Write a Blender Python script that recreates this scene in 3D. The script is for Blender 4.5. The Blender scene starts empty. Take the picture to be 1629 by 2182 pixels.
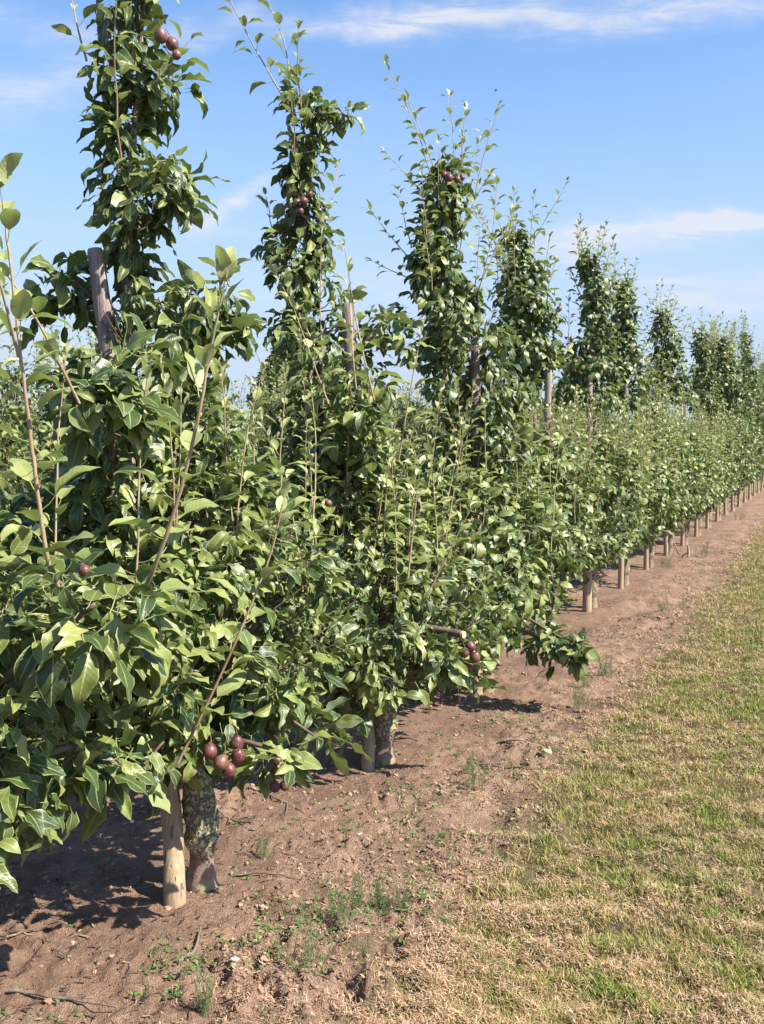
import bpy, math, random
import numpy as np
from math import radians, sin, cos, pi

# ------------------------------------------------------------ camera, sky, sun
SC = bpy.context.scene
COL = SC.collection
F = 2100.0; CX, CY = 814.5, 1091.0; HZ = 935.0; CAMH = 1.557
PITCH = math.atan((CY - HZ) / F)
cam_d = bpy.data.cameras.new('camera'); cam = bpy.data.objects.new('camera', cam_d); COL.objects.link(cam)
cam.location = (0, 0, CAMH); cam.rotation_euler = (radians(90) - PITCH, 0, 0)
cam_d.sensor_fit = 'VERTICAL'; cam_d.sensor_height = 36; cam_d.sensor_width = 36
cam_d.lens = F / 2182 * 36; cam_d.clip_start = 0.02; cam_d.clip_end = 8000
SC.camera = cam
SC.view_settings.view_transform = 'Standard'; SC.view_settings.look = 'None'
SC.view_settings.gamma = 1; SC.view_settings.use_curve_mapping = False
SC.view_settings.exposure = 1.20
SUN_EL = radians(44); SUN_AZ = math.atan2(0.90, -0.43)      # azimuth measured from +Y towards +X
SKY_STR = 0.100; SUN_STR = 5.0
sd = bpy.data.lights.new('sun', 'SUN'); sun = bpy.data.objects.new('sun', sd); COL.objects.link(sun)
sd.energy = SUN_STR; sd.angle = radians(0.5); sd.color = (1.0, 0.94, 0.82)
sun.rotation_euler = (radians(90) - SUN_EL, 0, -SUN_AZ + pi)
sun.location = (8, -5, 12)
try:
    cy = SC.cycles
    cy.max_bounces = 6; cy.diffuse_bounces = 2; cy.glossy_bounces = 2; cy.transmission_bounces = 3
    cy.transparent_max_bounces = 4; cy.caustics_reflective = False; cy.caustics_refractive = False
    cy.sample_clamp_indirect = 4
except Exception: pass

class N:
    """tiny node helper"""
    def __init__(s, tree): s.t = tree; s.n = tree.nodes; s.l = tree.links
    def new(s, typ, **kw):
        n = s.n.new(typ)
        for k, v in kw.items(): setattr(n, k, v)
        return n
    def put(s, sock, v):
        if hasattr(v, 'is_output') or isinstance(v, bpy.types.NodeSocket): s.l.new(v, sock)
        else: sock.default_value = v
    def m(s, op, a, b=0.0, c=0.0, clamp=False):
        n = s.n.new('ShaderNodeMath'); n.operation = op; n.use_clamp = clamp
        for i, v in enumerate((a, b, c)): s.put(n.inputs[i], v)
        return n.outputs[0]
    def mix(s, f, a, b, mode='MIX'):
        n = s.n.new('ShaderNodeMix'); n.data_type = 'RGBA'; n.blend_type = mode
        s.put(n.inputs[0], f)
        for i, v in ((6, a), (7, b)):
            s.put(n.inputs[i], tuple(v) + (1,) if isinstance(v, tuple) and len(v) == 3 else v)
        return n.outputs[2]
    def noise(s, vec, scale, detail=3, rough=0.55, dist=0.0, out=0):
        n = s.n.new('ShaderNodeTexNoise'); s.l.new(vec, n.inputs['Vector'])
        n.inputs['Scale'].default_value = scale; n.inputs['Detail'].default_value = detail
        n.inputs['Roughness'].default_value = rough; n.inputs['Distortion'].default_value = dist
        return n.outputs[out]
    def ramp(s, f, stops):
        n = s.n.new('ShaderNodeValToRGB'); s.l.new(f, n.inputs[0]); e = n.color_ramp.elements
        while len(e) < len(stops): e.new(0.5)
        for q, (p, c) in zip(e, stops): q.position = p; q.color = tuple(c) + (1,)
        return n.outputs[0]
    def rng(s, v, a, b, c=0.0, d=1.0, smooth=True):
        n = s.n.new('ShaderNodeMapRange'); n.interpolation_type = 'SMOOTHSTEP' if smooth else 'LINEAR'
        s.put(n.inputs[0], v)
        for i, x in enumerate((a, b, c, d)): n.inputs[i + 1].default_value = x
        return n.outputs[0]
    def scale(s, vec, sc):
        n = s.n.new('ShaderNodeMapping'); s.l.new(vec, n.inputs[0]); n.inputs['Scale'].default_value = sc
        return n.outputs[0]

def build_world():
    w = bpy.data.worlds.new('World'); SC.world = w; w.use_nodes = True
    t = N(w.node_tree); w.node_tree.nodes.clear()
    sky = t.new('ShaderNodeTexSky', sky_type='NISHITA', sun_disc=False)
    sky.sun_elevation = SUN_EL; sky.sun_rotation = SUN_AZ
    sky.altitude = 0; sky.air_density = 1.0; sky.dust_density = 0.6; sky.ozone_density = 2.2
    tc = t.new('ShaderNodeTexCoord'); g = tc.outputs['Generated']
    sep = t.new('ShaderNodeSeparateXYZ'); t.l.new(g, sep.inputs[0]); X, Y, Z = sep.outputs
    Yc = t.m('MAXIMUM', Y, 0.05)
    az = t.m('DIVIDE', X, Yc); el = t.m('DIVIDE', Z, Yc)
    vec = t.new('ShaderNodeCombineXYZ'); t.l.new(az, vec.inputs[0]); t.l.new(el, vec.inputs[1])
    warp = t.noise(vec.outputs[0], 6.0, 4, 0.6)
    warp2 = t.noise(t.scale(vec.outputs[0], (1, 1, 1)), 19.0, 3, 0.6)
    fib = t.noise(t.scale(vec.outputs[0], (6, 34, 1)), 1.7, 7, 0.66, 0.8)
    puff = t.noise(t.scale(vec.outputs[0], (4, 9, 1)), 3.0, 6, 0.6, 0.3)
    elw = t.m('ADD', el, t.m('ADD', t.m('MULTIPLY', t.m('SUBTRACT', warp, 0.5), 0.07), t.m('MULTIPLY', t.m('SUBTRACT', warp2, 0.5), 0.022)))
    total = None
    def streak(x0, y0, x1, y1, w0, amp, wide_end=1.0):
        nonlocal total
        a0, b0, a1, b1 = (x0 - CX) / F, (HZ - y0) / F, (x1 - CX) / F, (HZ - y1) / F
        L = math.hypot(a1 - a0, b1 - b0); ux, uy = (a1 - a0) / L, (b1 - b0) / L
        da = t.m('SUBTRACT', az, a0); db = t.m('SUBTRACT', elw, b0)
        s_ = t.m('ADD', t.m('MULTIPLY', da, ux), t.m('MULTIPLY', db, uy))
        d_ = t.m('SUBTRACT', t.m('MULTIPLY', db, ux), t.m('MULTIPLY', da, uy))
        q = t.m('DIVIDE', d_, w0 / F); e = t.m('EXPONENT', t.m('MULTIPLY', t.m('MULTIPLY', q, q), -1.0))
        f0 = t.rng(s_, -0.12 * L, 0.25 * L); f1 = t.rng(s_, 0.8 * L, 1.25 * L, 1.0, 0.0)
        v = t.m('MULTIPLY', t.m('MULTIPLY', e, t.m('MULTIPLY', f0, f1)), amp)
        total = v if total is None else t.m('ADD', total, v)
    streak(760, 85, 1800, 35, 36, 1.0)
    streak(560, 95, 1000, 70, 26, 0.9)
    streak(1130, 545, 1560, 480, 36, 1.5)
    streak(1430, 492, 1800, 432, 24, 1.4)
    streak(410, 530, 580, 400, 15, 1.0)
    streak(420, 520, 600, 500, 12, 0.25)
    streak(1300, 615, 1800, 610, 26, 0.8)
    streak(1350, 660, 1800, 640, 18, 0.8)
    streak(-100, 230, 300, 190, 44, 0.7)
    streak(330, 110, 560, 60, 30, 0.7)
    streak(500, 640, 900, 600, 45, 0.4)
    streak(-60, 60, 260, 130, 30, 0.5)
    streak(850, 470, 1100, 540, 20, 0.25)
    tex = t.m('MULTIPLY', t.rng(fib, 0.3, 0.72), t.rng(puff, 0.2, 0.6, 0.45, 1.0))
    veil = t.m('MULTIPLY', t.rng(t.noise(t.scale(vec.outputs[0], (1.2, 3.0, 1)), 2.0, 5, 0.6), 0.45, 0.8), 0.16)
    mask = t.m('ADD', t.m('MULTIPLY', total, t.m('ADD', t.m('MULTIPLY', tex, 0.75), 0.2)), veil)
    mask = t.m('MULTIPLY', mask, t.rng(Y, 0.1, 0.4)); mask = t.m('MINIMUM', mask, 0.85)
    tint = t.mix(1.0, sky.outputs[0], SKY_TINT, 'MULTIPLY')
    low = t.m('MULTIPLY', t.rng(Z, 0.0, 0.42, 1.0, 0.0), 0.92)
    c0 = t.mix(low, tint, (2.55, 2.95, 3.75))
    c = t.mix(mask, c0, (3.6, 3.72, 4.1))
    bg = t.new('ShaderNodeBackground'); t.l.new(c, bg.inputs[0]); bg.inputs[1].default_value = SKY_STR
    o = t.new('ShaderNodeOutputWorld'); t.l.new(bg.outputs[0], o.inputs[0])
SKY_TINT = (0.78, 0.95, 1.10)
build_world()

# ------------------------------------------------------------ geometry helpers
rng = np.random.default_rng(7); random.seed(7)
RD = np.array((0.4179, 0.9085, 0.0))            # along the tree row, away from the camera
TD = np.array((0.9085, -0.4179, 0.0))           # across the row, towards the grass
P0 = np.array((-0.69, 3.28, 0.0))               # foot of the first post
UP = np.array((0, 0, 1.0))
def W(s, t, z=0.0): return P0 + RD * s + TD * t + UP * z
def px(x, y, depth):
    """world point seen at photo pixel (x, y) at world-Y distance depth"""
    rx = (x - CX) / F; ry = -(y - CY) / F
    d = np.array((rx, cos(PITCH) + ry * sin(PITCH), ry * cos(PITCH) - sin(PITCH)))
    return np.array((0, 0, CAMH)) + d * (depth / d[1])
def pxg(x, y):
    """ground point at photo pixel"""
    rx = (x - CX) / F; ry = -(y - CY) / F
    d = np.array((rx, cos(PITCH) + ry * sin(PITCH), ry * cos(PITCH) - sin(PITCH)))
    return np.array((0, 0, CAMH)) + d * (CAMH / -d[2])
def st(p): v = np.asarray(p)[..., :3] - P0; return v @ RD, v @ TD

TAB = np.random.default_rng(3).random(65536)
def vnoise(x, y, seed=0):
    ix = np.floor(x).astype(np.int64); iy = np.floor(y).astype(np.int64); fx = x - ix; fy = y - iy
    fx = fx * fx * (3 - 2 * fx); fy = fy * fy * (3 - 2 * fy)
    def h(a, b): return TAB[((a * 73856093) ^ (b * 19349663) ^ (seed * 83492791)) & 65535]
    return (h(ix, iy) * (1 - fx) + h(ix + 1, iy) * fx) * (1 - fy) + (h(ix, iy + 1) * (1 - fx) + h(ix + 1, iy + 1) * fx) * fy
def fbm(x, y, sc, oct=3, seed=0):
    v = 0; a = 1; tot = 0
    for o in range(oct):
        v = v + a * vnoise(x / sc * 2 ** o + 17.3 * o, y / sc * 2 ** o - 9.1 * o, seed + o); tot += a; a *= 0.5
    return v / tot
def sstep(x, a, b): q = np.clip((x - a) / (b - a), 0, 1); return q * q * (3 - 2 * q)
def edge_t(s):                                    # wobbling border between bare soil and mown grass
    return 0.90 + 0.26 * (fbm(s, s * 0 + 3.0, 0.8, 3, 11) - 0.5) * 2
def ground_z(x, y):
    s = (x - P0[0]) * RD[0] + (y - P0[1]) * RD[1]; t = (x - P0[0]) * TD[0] + (y - P0[1]) * TD[1]
    g = sstep(t, edge_t(s) - 0.1, edge_t(s) + 0.1)
    soil = (1 - g)
    smooth = 1 - 0.5 * np.exp(-(t / 0.27) ** 2)
    r = np.hypot(x, y); near = np.clip(10 / np.maximum(r, 1), 0, 1)
    mask = sstep(fbm(x, y, 0.55, 2, 5), 0.35, 0.7)
    wx = x + 0.02 * vnoise(x * 30, y * 30, 2); wy = y + 0.02 * vnoise(x * 30 + 9, y * 30, 3)
    c1 = np.abs(vnoise(wx / 0.075, wy / 0.075, 21) - 0.5) * 2
    c2 = vnoise(wx / 0.03, wy / 0.03, 22); c3 = vnoise(x / 0.014, y / 0.014, 23)
    z = (fbm(x, y, 0.9, 2, 1) - 0.5) * 0.035
    z = z + soil * smooth * near * ((1 - c1) * 0.034 * (0.3 + mask) + (c2 - 0.5) * 0.026 * (0.5 + mask) + (c3 - 0.5) * 0.010)
    z = z + g * (0.015 + (fbm(x, y, 0.07, 2, 31) - 0.5) * 0.05 * near)
    z = z + soil * smooth * near * (fbm(x, y, 0.17, 2, 51) - 0.5) * 0.05
    z = z - 0.03 * np.exp(-((t - edge_t(s) + 0.12) / 0.06) ** 2) * sstep(fbm(x, y, 0.4, 2, 41), 0.4, 0.6)
    return z
def gz(p): return float(ground_z(np.array([p[0]]), np.array([p[1]]))[0])
def on_ground(x, y, dz=0.0):
    p = pxg(x, y); p[2] = gz(p) + dz; return p

class Acc:
    """collects geometry for ONE mesh object"""
    def __init__(s): s.v = []; s.a = []; s.n = 0; s.loops = []; s.tot = []; s.mat = []
    def add(s, verts, faces, attr=None, mat=0):
        verts = np.asarray(verts, float).reshape(-1, 3)
        s.v.append(verts); m = len(verts)
        s.a.append(np.zeros((m, 3)) if attr is None else np.broadcast_to(np.asarray(attr, float), (m, 3)))
        if isinstance(faces, np.ndarray): groups = [faces]
        else:
            by = {}
            for f in faces: by.setdefault(len(f), []).append(f)
            groups = [np.array(g) for g in by.values()]
        for g in groups:
            s.loops.append((g + s.n).ravel()); s.tot.append(np.full(len(g), g.shape[1])); s.mat.append(np.full(len(g), mat))
        s.n += m
    def tube(s, pts, rad, sides=6, mat=0, attr=None, cap=True, rough=0.0, seed=0, cub=True):
        pts = np.asarray(pts, float); k = len(pts); rad = np.broadcast_to(np.asarray(rad, float), (k,))
        tan = np.gradient(pts, axis=0); tan /= np.linalg.norm(tan, axis=1)[:, None] + 1e-9
        ref = np.array((1.0, 0, 0)) if abs(tan[0][0]) < 0.8 else np.array((0, 1.0, 0))
        ang = np.linspace(0, 2 * pi, sides, endpoint=False); V = []
        for i in range(k):
            b = np.cross(tan[i], ref); b /= np.linalg.norm(b); ref = np.cross(b, tan[i])
            r = rad[i] * np.ones(sides)
            if rough: r = r * (1 + rough * (rr_noise(i, ang, seed)))
            V.append(pts[i] + np.outer(np.cos(ang) * r, ref) + np.outer(np.sin(ang) * r, b))
        V = np.concatenate(V); i = np.arange(k - 1)[:, None] * sides; j = np.arange(sides)[None, :]; j2 = (j + 1) % sides
        Fq = np.stack([i + j, i + j2, i + sides + j2, i + sides + j], -1).reshape(-1, 4)
        if attr is None:
            tt = np.repeat(np.linspace(0, 1, k), sides); attr = np.stack([tt, np.tile(ang / (2 * pi), k), np.zeros(k * sides)], 1)
        s.add(V, Fq, attr, mat)
        if cap:
            for e, end in ((0, pts[0]), (k - 1, pts[-1])):
                ring = V[e * sides:(e + 1) * sides]
                fs = [(j, (j + 1) % sides, sides) for j in range(sides)]
                s.add(np.vstack([ring, end[None]]), fs, (1.0 if e else 0.0, 0.5, 1.0), mat)
    def build(s, name, mats, parent=None, origin=None, smooth=True):
        V = np.concatenate(s.v); A = np.concatenate(s.a)
        if origin is not None: V = V - np.asarray(origin)
        me = bpy.data.meshes.new(name); L = np.concatenate(s.loops).astype(np.int32); T = np.concatenate(s.tot).astype(np.int32)
        me.vertices.add(len(V)); me.vertices.foreach_set('co', V.astype(np.float32).ravel())
        me.loops.add(len(L)); me.loops.foreach_set('vertex_index', L)
        me.polygons.add(len(T)); st_ = np.concatenate([[0], np.cumsum(T)[:-1]]).astype(np.int32)
        me.polygons.foreach_set('loop_start', st_); me.polygons.foreach_set('loop_total', T)
        me.polygons.foreach_set('material_index', np.concatenate(s.mat).astype(np.int32))
        me.polygons.foreach_set('use_smooth', np.full(len(T), bool(smooth)))
        at = me.attributes.new('lf', 'FLOAT_VECTOR', 'POINT'); at.data.foreach_set('vector', A.astype(np.float32).ravel())
        for m in (mats if isinstance(mats, (list, tuple)) else [mats]): me.materials.append(m)
        me.update(calc_edges=True)
        o = bpy.data.objects.new(name, me); COL.objects.link(o)
        if parent is not None: o.parent = parent
        return o
def rr_noise(i, ang, seed):
    return (vnoise(np.cos(ang) * 1.6 + i * 0.35 + seed, np.sin(ang) * 1.6 + seed * 3.1, 5) - 0.5) * 2 + \
           (vnoise(np.cos(ang) * 5 + i * 0.9 + seed, np.sin(ang) * 5 + i * 0.3, 6) - 0.5)
def tag(o, label=None, cat=None, group=None, kind=None):
    if label: o['label'] = label
    if cat: o['category'] = cat
    if group: o['group'] = group
    if kind: o['kind'] = kind
    return o
def empty(name, loc):
    o = bpy.data.objects.new(name, None); COL.objects.link(o); o.location = tuple(loc); o.empty_display_size = 0.2; return o
def copy_tree(o, parent=None):
    c = o.copy(); COL.objects.link(c); c.parent = parent
    for ch in list(o.children): copy_tree(ch, c)
    return c
def curve(pts, k=12):
    """Catmull-Rom through pts"""
    P = np.asarray(pts, float); P = np.vstack([2 * P[0] - P[1], P, 2 * P[-1] - P[-2]]); out = []
    for i in range(1, len(P) - 2):
        for q in np.linspace(0, 1, k, endpoint=False):
            a, b, c, d = P[i - 1], P[i], P[i + 1], P[i + 2]
            out.append(0.5 * ((2 * b) + (-a + c) * q + (2 * a - 5 * b + 4 * c - d) * q * q + (-a + 3 * b - 3 * c + d) * q ** 3))
    out.append(P[-2]); return np.array(out)

# ------------------------------------------------------------ materials
def mat(name):
    m = bpy.data.materials.new(name); m.use_nodes = True; t = N(m.node_tree); m.node_tree.nodes.clear()
    p = t.new('ShaderNodeBsdfPrincipled'); o = t.new('ShaderNodeOutputMaterial'); t.l.new(p.outputs[0], o.inputs[0])
    return m, t, p, o
def attr3(t):
    a = t.new('ShaderNodeAttribute', attribute_name='lf'); s = t.new('ShaderNodeSeparateXYZ'); t.l.new(a.outputs['Vector'], s.inputs[0])
    return s.outputs
def bump(t, p, h, dist, strength=1.0):
    b = t.new('ShaderNodeBump'); b.inputs['Strength'].default_value = strength; b.inputs['Distance'].default_value = dist
    t.l.new(h, b.inputs['Height']); t.l.new(b.outputs[0], p.inputs['Normal']); return b
def leaf_mat(name, stops, back, rough=0.43, trans=0.17, tcol=(0.30, 0.42, 0.05)):
    m, t, p, o = mat(name); u, v, w = attr3(t)
    base = t.ramp(w, stops)
    au = t.m('ABSOLUTE', u)
    geo = t.new('ShaderNodeNewGeometry')
    vn = t.m('SINE', t.m('MULTIPLY', t.m('SUBTRACT', v, t.m('MULTIPLY', au, 0.16)), 62.0))
    vein = t.m('MULTIPLY', t.rng(vn, 0.6, 1.0), 0.07)
    c = t.mix(vein, base, (0.22, 0.28, 0.09))
    pat = t.noise(geo.outputs['Position'], 45.0, 2)
    c = t.mix(t.rng(pat, 0.35, 0.7, 0.0, 0.35), c, t.mix(1.0, c, (0.62, 0.70, 0.55), 'MULTIPLY'))
    edge = t.rng(au, 0.86, 0.97); mid = t.rng(au, 0.02, 0.09, 1.0, 0.0)
    c = t.mix(t.m('MULTIPLY', t.m('MAXIMUM', edge, mid), 0.7), c, (0.36, 0.40, 0.17))
    spot = t.m('MULTIPLY', t.rng(t.noise(geo.outputs['Position'], 130.0, 2), 0.70, 0.74), t.rng(w, 0.3, 0.5))
    c = t.mix(t.m('MULTIPLY', spot, 0.7), c, (0.12, 0.07, 0.03))
    bk = t.mix(0.5, c, back)
    c = t.mix(geo.outputs['Backfacing'], c, bk)
    t.l.new(c, p.inputs['Base Color'])
    p.inputs['Roughness'].default_value = rough
    t.l.new(t.m('ADD', t.m('MULTIPLY', geo.outputs['Backfacing'], 0.28), rough), p.inputs['Roughness'])
    p.inputs['Specular IOR Level'].default_value = 0.5
    bump(t, p, t.m('ADD', t.m('MULTIPLY', vn, 0.35), t.m('MULTIPLY', pat, 3.0)), 0.0008, 0.4)
    tr = t.new('ShaderNodeBsdfTranslucent')
    t.l.new(t.mix(0.6, c, tcol), tr.inputs[0])
    mx = t.new('ShaderNodeMixShader'); mx.inputs[0].default_value = trans
    t.l.new(p.outputs[0], mx.inputs[1]); t.l.new(tr.outputs[0], mx.inputs[2]); t.l.new(mx.outputs[0], o.inputs[0])
    return m
M_LEAF = leaf_mat('pear_leaf', [(0.0, (0.028, 0.050, 0.018)), (0.35, (0.078, 0.112, 0.030)), (0.7, (0.185, 0.212, 0.056)), (0.97, (0.25, 0.275, 0.09)), (1.0, (0.27, 0.285, 0.09))], (0.17, 0.22, 0.12))
M_YOUNG = leaf_mat('young_pear_leaf', [(0.0, (0.17, 0.215, 0.06)), (0.5, (0.34, 0.36, 0.14)), (1.0, (0.60, 0.56, 0.36))], (0.36, 0.39, 0.24), 0.45, 0.28)

def bark_mat(name, c1, c2, c3, sc=30, stretch=(1, 1, 0.25), bd=0.004, rough=0.85, spot=None):
    m, t, p, o = mat(name); tc = t.new('ShaderNodeTexCoord'); v = t.scale(tc.outputs['Object'], stretch)
    a = t.noise(v, sc, 6, 0.65, 0.4); b = t.noise(v, sc * 0.25, 3)
    c = t.mix(t.rng(a, 0.35, 0.65), c1, c2); c = t.mix(t.rng(b, 0.5, 0.7), c, c3)
    if spot:
        s_ = t.noise(tc.outputs['Object'], 55, 4, 0.7); c = t.mix(t.rng(s_, 0.58, 0.68), c, spot)
    t.l.new(c, p.inputs['Base Color']); p.inputs['Roughness'].default_value = rough
    bump(t, p, a, bd, 1.0); return m
M_TRUNK = bark_mat('pear_bark', (0.10, 0.068, 0.045), (0.27, 0.21, 0.15), (0.17, 0.165, 0.09), 34, (1, 1, 0.7), 0.008, 0.9, (0.035, 0.024, 0.018))
def trunk_mat():
    m, t, p, o = mat('flaky_pear_trunk'); tc = t.new('ShaderNodeTexCoord'); O = tc.outputs['Object']
    s = t.new('ShaderNodeSeparateXYZ'); t.l.new(O, s.inputs[0]); z = s.outputs[2]
    wv = t.new('ShaderNodeVectorMath', operation='ADD'); t.l.new(t.scale(O, (1, 1, 0.7)), wv.inputs[0])
    ns = t.new('ShaderNodeVectorMath', operation='SCALE'); t.l.new(t.noise(O, 30, 3, out=1), ns.inputs[0]); ns.inputs['Scale'].default_value = 0.06; t.l.new(ns.outputs[0], wv.inputs[1])
    vo = t.new('ShaderNodeTexVoronoi', feature='DISTANCE_TO_EDGE'); vo.inputs['Scale'].default_value = 42; t.l.new(wv.outputs[0], vo.inputs['Vector'])
    vc = t.new('ShaderNodeTexVoronoi'); vc.inputs['Scale'].default_value = 42; t.l.new(wv.outputs[0], vc.inputs['Vector'])
    flaky = t.m('MULTIPLY', t.rng(t.m('ADD', z, t.m('MULTIPLY', t.noise(O, 14, 3), 0.08)), 0.13, 0.19), t.rng(z, 0.5, 1.2, 1.0, 0.35))
    n1 = t.noise(O, 40, 5, 0.65); n2 = t.noise(O, 9, 3)
    smooth = t.mix(t.rng(n1, 0.35, 0.65), (0.19, 0.125, 0.10), (0.31, 0.22, 0.17)); smooth = t.mix(t.rng(n2, 0.5, 0.65), smooth, (0.24, 0.215, 0.12))
    sv = t.new('ShaderNodeSeparateColor'); t.l.new(vc.outputs['Color'], sv.inputs[0])
    plate = t.mix(sv.outputs[0], (0.34, 0.28, 0.19), (0.55, 0.46, 0.34)); plate = t.mix(t.rng(n2, 0.42, 0.6, 0, 0.8), plate, (0.29, 0.29, 0.14)); plate = t.mix(t.rng(n1, 0.5, 0.7, 0, 0.5), plate, (0.12, 0.085, 0.06))
    crack = t.m('MULTIPLY', t.rng(vo.outputs['Distance'], 0.0, 0.07, 1.0, 0.0), t.rng(n1, 0.3, 0.6, 0.1, 0.6))
    plate = t.mix(crack, plate, (0.06, 0.04, 0.03))
    t.l.new(t.mix(flaky, smooth, plate), p.inputs['Base Color']); p.inputs['Roughness'].default_value = 0.88
    bump(t, p, t.m('ADD', t.m('MULTIPLY', flaky, t.m('ADD', t.m('MULTIPLY', t.rng(vo.outputs['Distance'], 0.0, 0.16), 1.6), sv.outputs[1])), t.m('MULTIPLY', n1, 0.5)), 0.012, 1.0); return m
M_TRUNK = trunk_mat()
M_LIMB = bark_mat('limb_bark', (0.10, 0.065, 0.05), (0.17, 0.12, 0.09), (0.20, 0.15, 0.11), 40, (1, 1, 1), 0.003)
M_SHOOT = bark_mat('shoot_bark', (0.27, 0.20, 0.11), (0.36, 0.28, 0.18), (0.26, 0.14, 0.09), 30, (1, 1, 0.3), 0.001, 0.6)
M_CUT = bark_mat('sawn_wood', (0.50, 0.36, 0.22), (0.62, 0.48, 0.32), (0.45, 0.33, 0.22), 60, (1, 1, 1), 0.001)
M_TWIG = bark_mat('dead_twig', (0.12, 0.085, 0.07), (0.24, 0.18, 0.14), (0.09, 0.06, 0.05), 60, (1, 1, 1), 0.002)

def post_mat():
    m, t, p, o = mat('weathered_post'); u, v, w = attr3(t)
    tc = t.new('ShaderNodeTexCoord')
    g = t.noise(t.scale(tc.outputs['Object'], (1, 1, 0.035)), 85, 6, 0.7, 0.2)
    g2 = t.noise(t.scale(tc.outputs['Object'], (1, 1, 0.12)), 14, 3)
    low = t.mix(t.rng(g, 0.3, 0.7), (0.25, 0.17, 0.10), (0.40, 0.30, 0.19))
    high = t.mix(t.rng(g, 0.3, 0.7), (0.13, 0.095, 0.09), (0.36, 0.29, 0.255))
    c = t.mix(t.rng(t.m('ADD', u, t.m('MULTIPLY', t.m('SUBTRACT', g2, 0.5), 0.3)), 0.25, 0.55), low, high)
    crack = t.rng(t.noise(t.scale(tc.outputs['Object'], (1, 1, 0.02)), 60, 2, 0.5), 0.62, 0.68)
    c = t.mix(t.m('MULTIPLY', crack, 0.7), c, (0.07, 0.05, 0.04))
    dirt = t.m('MULTIPLY', t.rng(t.m('ADD', u, t.m('MULTIPLY', g2, 0.05)), 0.025, 0.075, 1.0, 0.0), 0.45)
    c = t.mix(dirt, c, (0.20, 0.12, 0.08))
    t.l.new(c, p.inputs['Base Color']); p.inputs['Roughness'].default_value = 0.8
    bump(t, p, t.m('SUBTRACT', g, crack), 0.004, 1.0); return m
M_POST = post_mat()

def ground_mat():
    m, t, p, o = mat('ground_soil_and_turf')
    geo = t.new('ShaderNodeNewGeometry'); P = geo.outputs['Position']
    s = t.new('ShaderNodeSeparateXYZ'); t.l.new(P, s.inputs[0])
    T = t.m('ADD', t.m('MULTIPLY', t.m('SUBTRACT', s.outputs[0], float(P0[0])), float(TD[0])), t.m('MULTIPLY', t.m('SUBTRACT', s.outputs[1], float(P0[1])), float(TD[1])))
    period = 3.4                                   # alleys of turf repeat between the rows further left
    n_big = t.noise(P, 2.2, 4, 0.6); n_mid = t.noise(P, 9, 4, 0.65); n_f = t.noise(P, 70, 4, 0.7); n_g = t.noise(P, 260, 2, 0.6)
    soil = t.mix(t.rng(n_mid, 0.3, 0.7), (0.32, 0.192, 0.130), (0.46, 0.305, 0.215))
    soil = t.mix(t.rng(n_big, 0.42, 0.66, 0.0, 0.7), soil, (0.19, 0.11, 0.078))
    soil = t.mix(t.rng(n_f, 0.45, 0.75, 0.0, 0.55), soil, (0.47, 0.33, 0.245))
    soil = t.mix(t.rng(n_g, 0.52, 0.68, 0.0, 0.7), soil, (0.09, 0.052, 0.038))
    moss = t.m('MULTIPLY', t.rng(t.noise(P, 5.5, 3, 0.6), 0.52, 0.66), t.rng(T, 0.2, 0.6, 0.05, 0.6))
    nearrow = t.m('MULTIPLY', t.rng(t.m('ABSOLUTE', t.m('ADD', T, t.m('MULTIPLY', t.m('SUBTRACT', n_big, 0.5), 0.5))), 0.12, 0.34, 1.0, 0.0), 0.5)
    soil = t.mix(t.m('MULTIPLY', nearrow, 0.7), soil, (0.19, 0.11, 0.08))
    soil = t.mix(moss, soil, (0.115, 0.115, 0.05))
    turf = t.mix(t.rng(n_mid, 0.35, 0.65), (0.20, 0.135, 0.08), (0.14, 0.125, 0.055))
    turf = t.mix(t.rng(n_g, 0.4, 0.7, 0.0, 0.5), turf, (0.10, 0.085, 0.045))
    tm = t.m('MODULO', t.m('ADD', t.m('SUBTRACT', T, 0.8), 100 * period), period)
    isg_left = t.m('MULTIPLY', t.rng(tm, 0.0, 0.2), t.rng(tm, 1.7, 1.9, 1.0, 0.0))
    tw = t.m('ADD', T, t.m('MULTIPLY', t.m('SUBTRACT', n_mid, 0.5), 0.35))
    isg = t.m('MAXIMUM', t.rng(tw, 0.74, 1.06), t.m('MULTIPLY', isg_left, t.rng(T, -0.9, -1.0)))
    c = t.mix(isg, soil, turf)
    t.l.new(c, p.inputs['Base Color']); p.inputs['Roughness'].default_value = 0.95
    p.inputs['Specular IOR Level'].default_value = 0.15
    bump(t, p, t.m('ADD', t.m('MULTIPLY', n_f, 0.8), t.m('MULTIPLY', n_g, 0.5)), 0.028, 1.0)
    return m
def soil_mat():
    m, t, p, o = mat('soil_clod'); geo = t.new('ShaderNodeNewGeometry'); P = geo.outputs['Position']; u, v, w = attr3(t)
    c = t.ramp(w, [(0, (0.13, 0.078, 0.05)), (0.5, (0.25, 0.155, 0.10)), (1, (0.38, 0.25, 0.17))])
    n = t.noise(P, 150, 3, 0.6); c = t.mix(t.rng(n, 0.4, 0.7, 0, 0.5), c, (0.38, 0.26, 0.19))
    t.l.new(c, p.inputs['Base Color']); p.inputs['Roughness'].default_value = 0.95; bump(t, p, n, 0.004); return m
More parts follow.
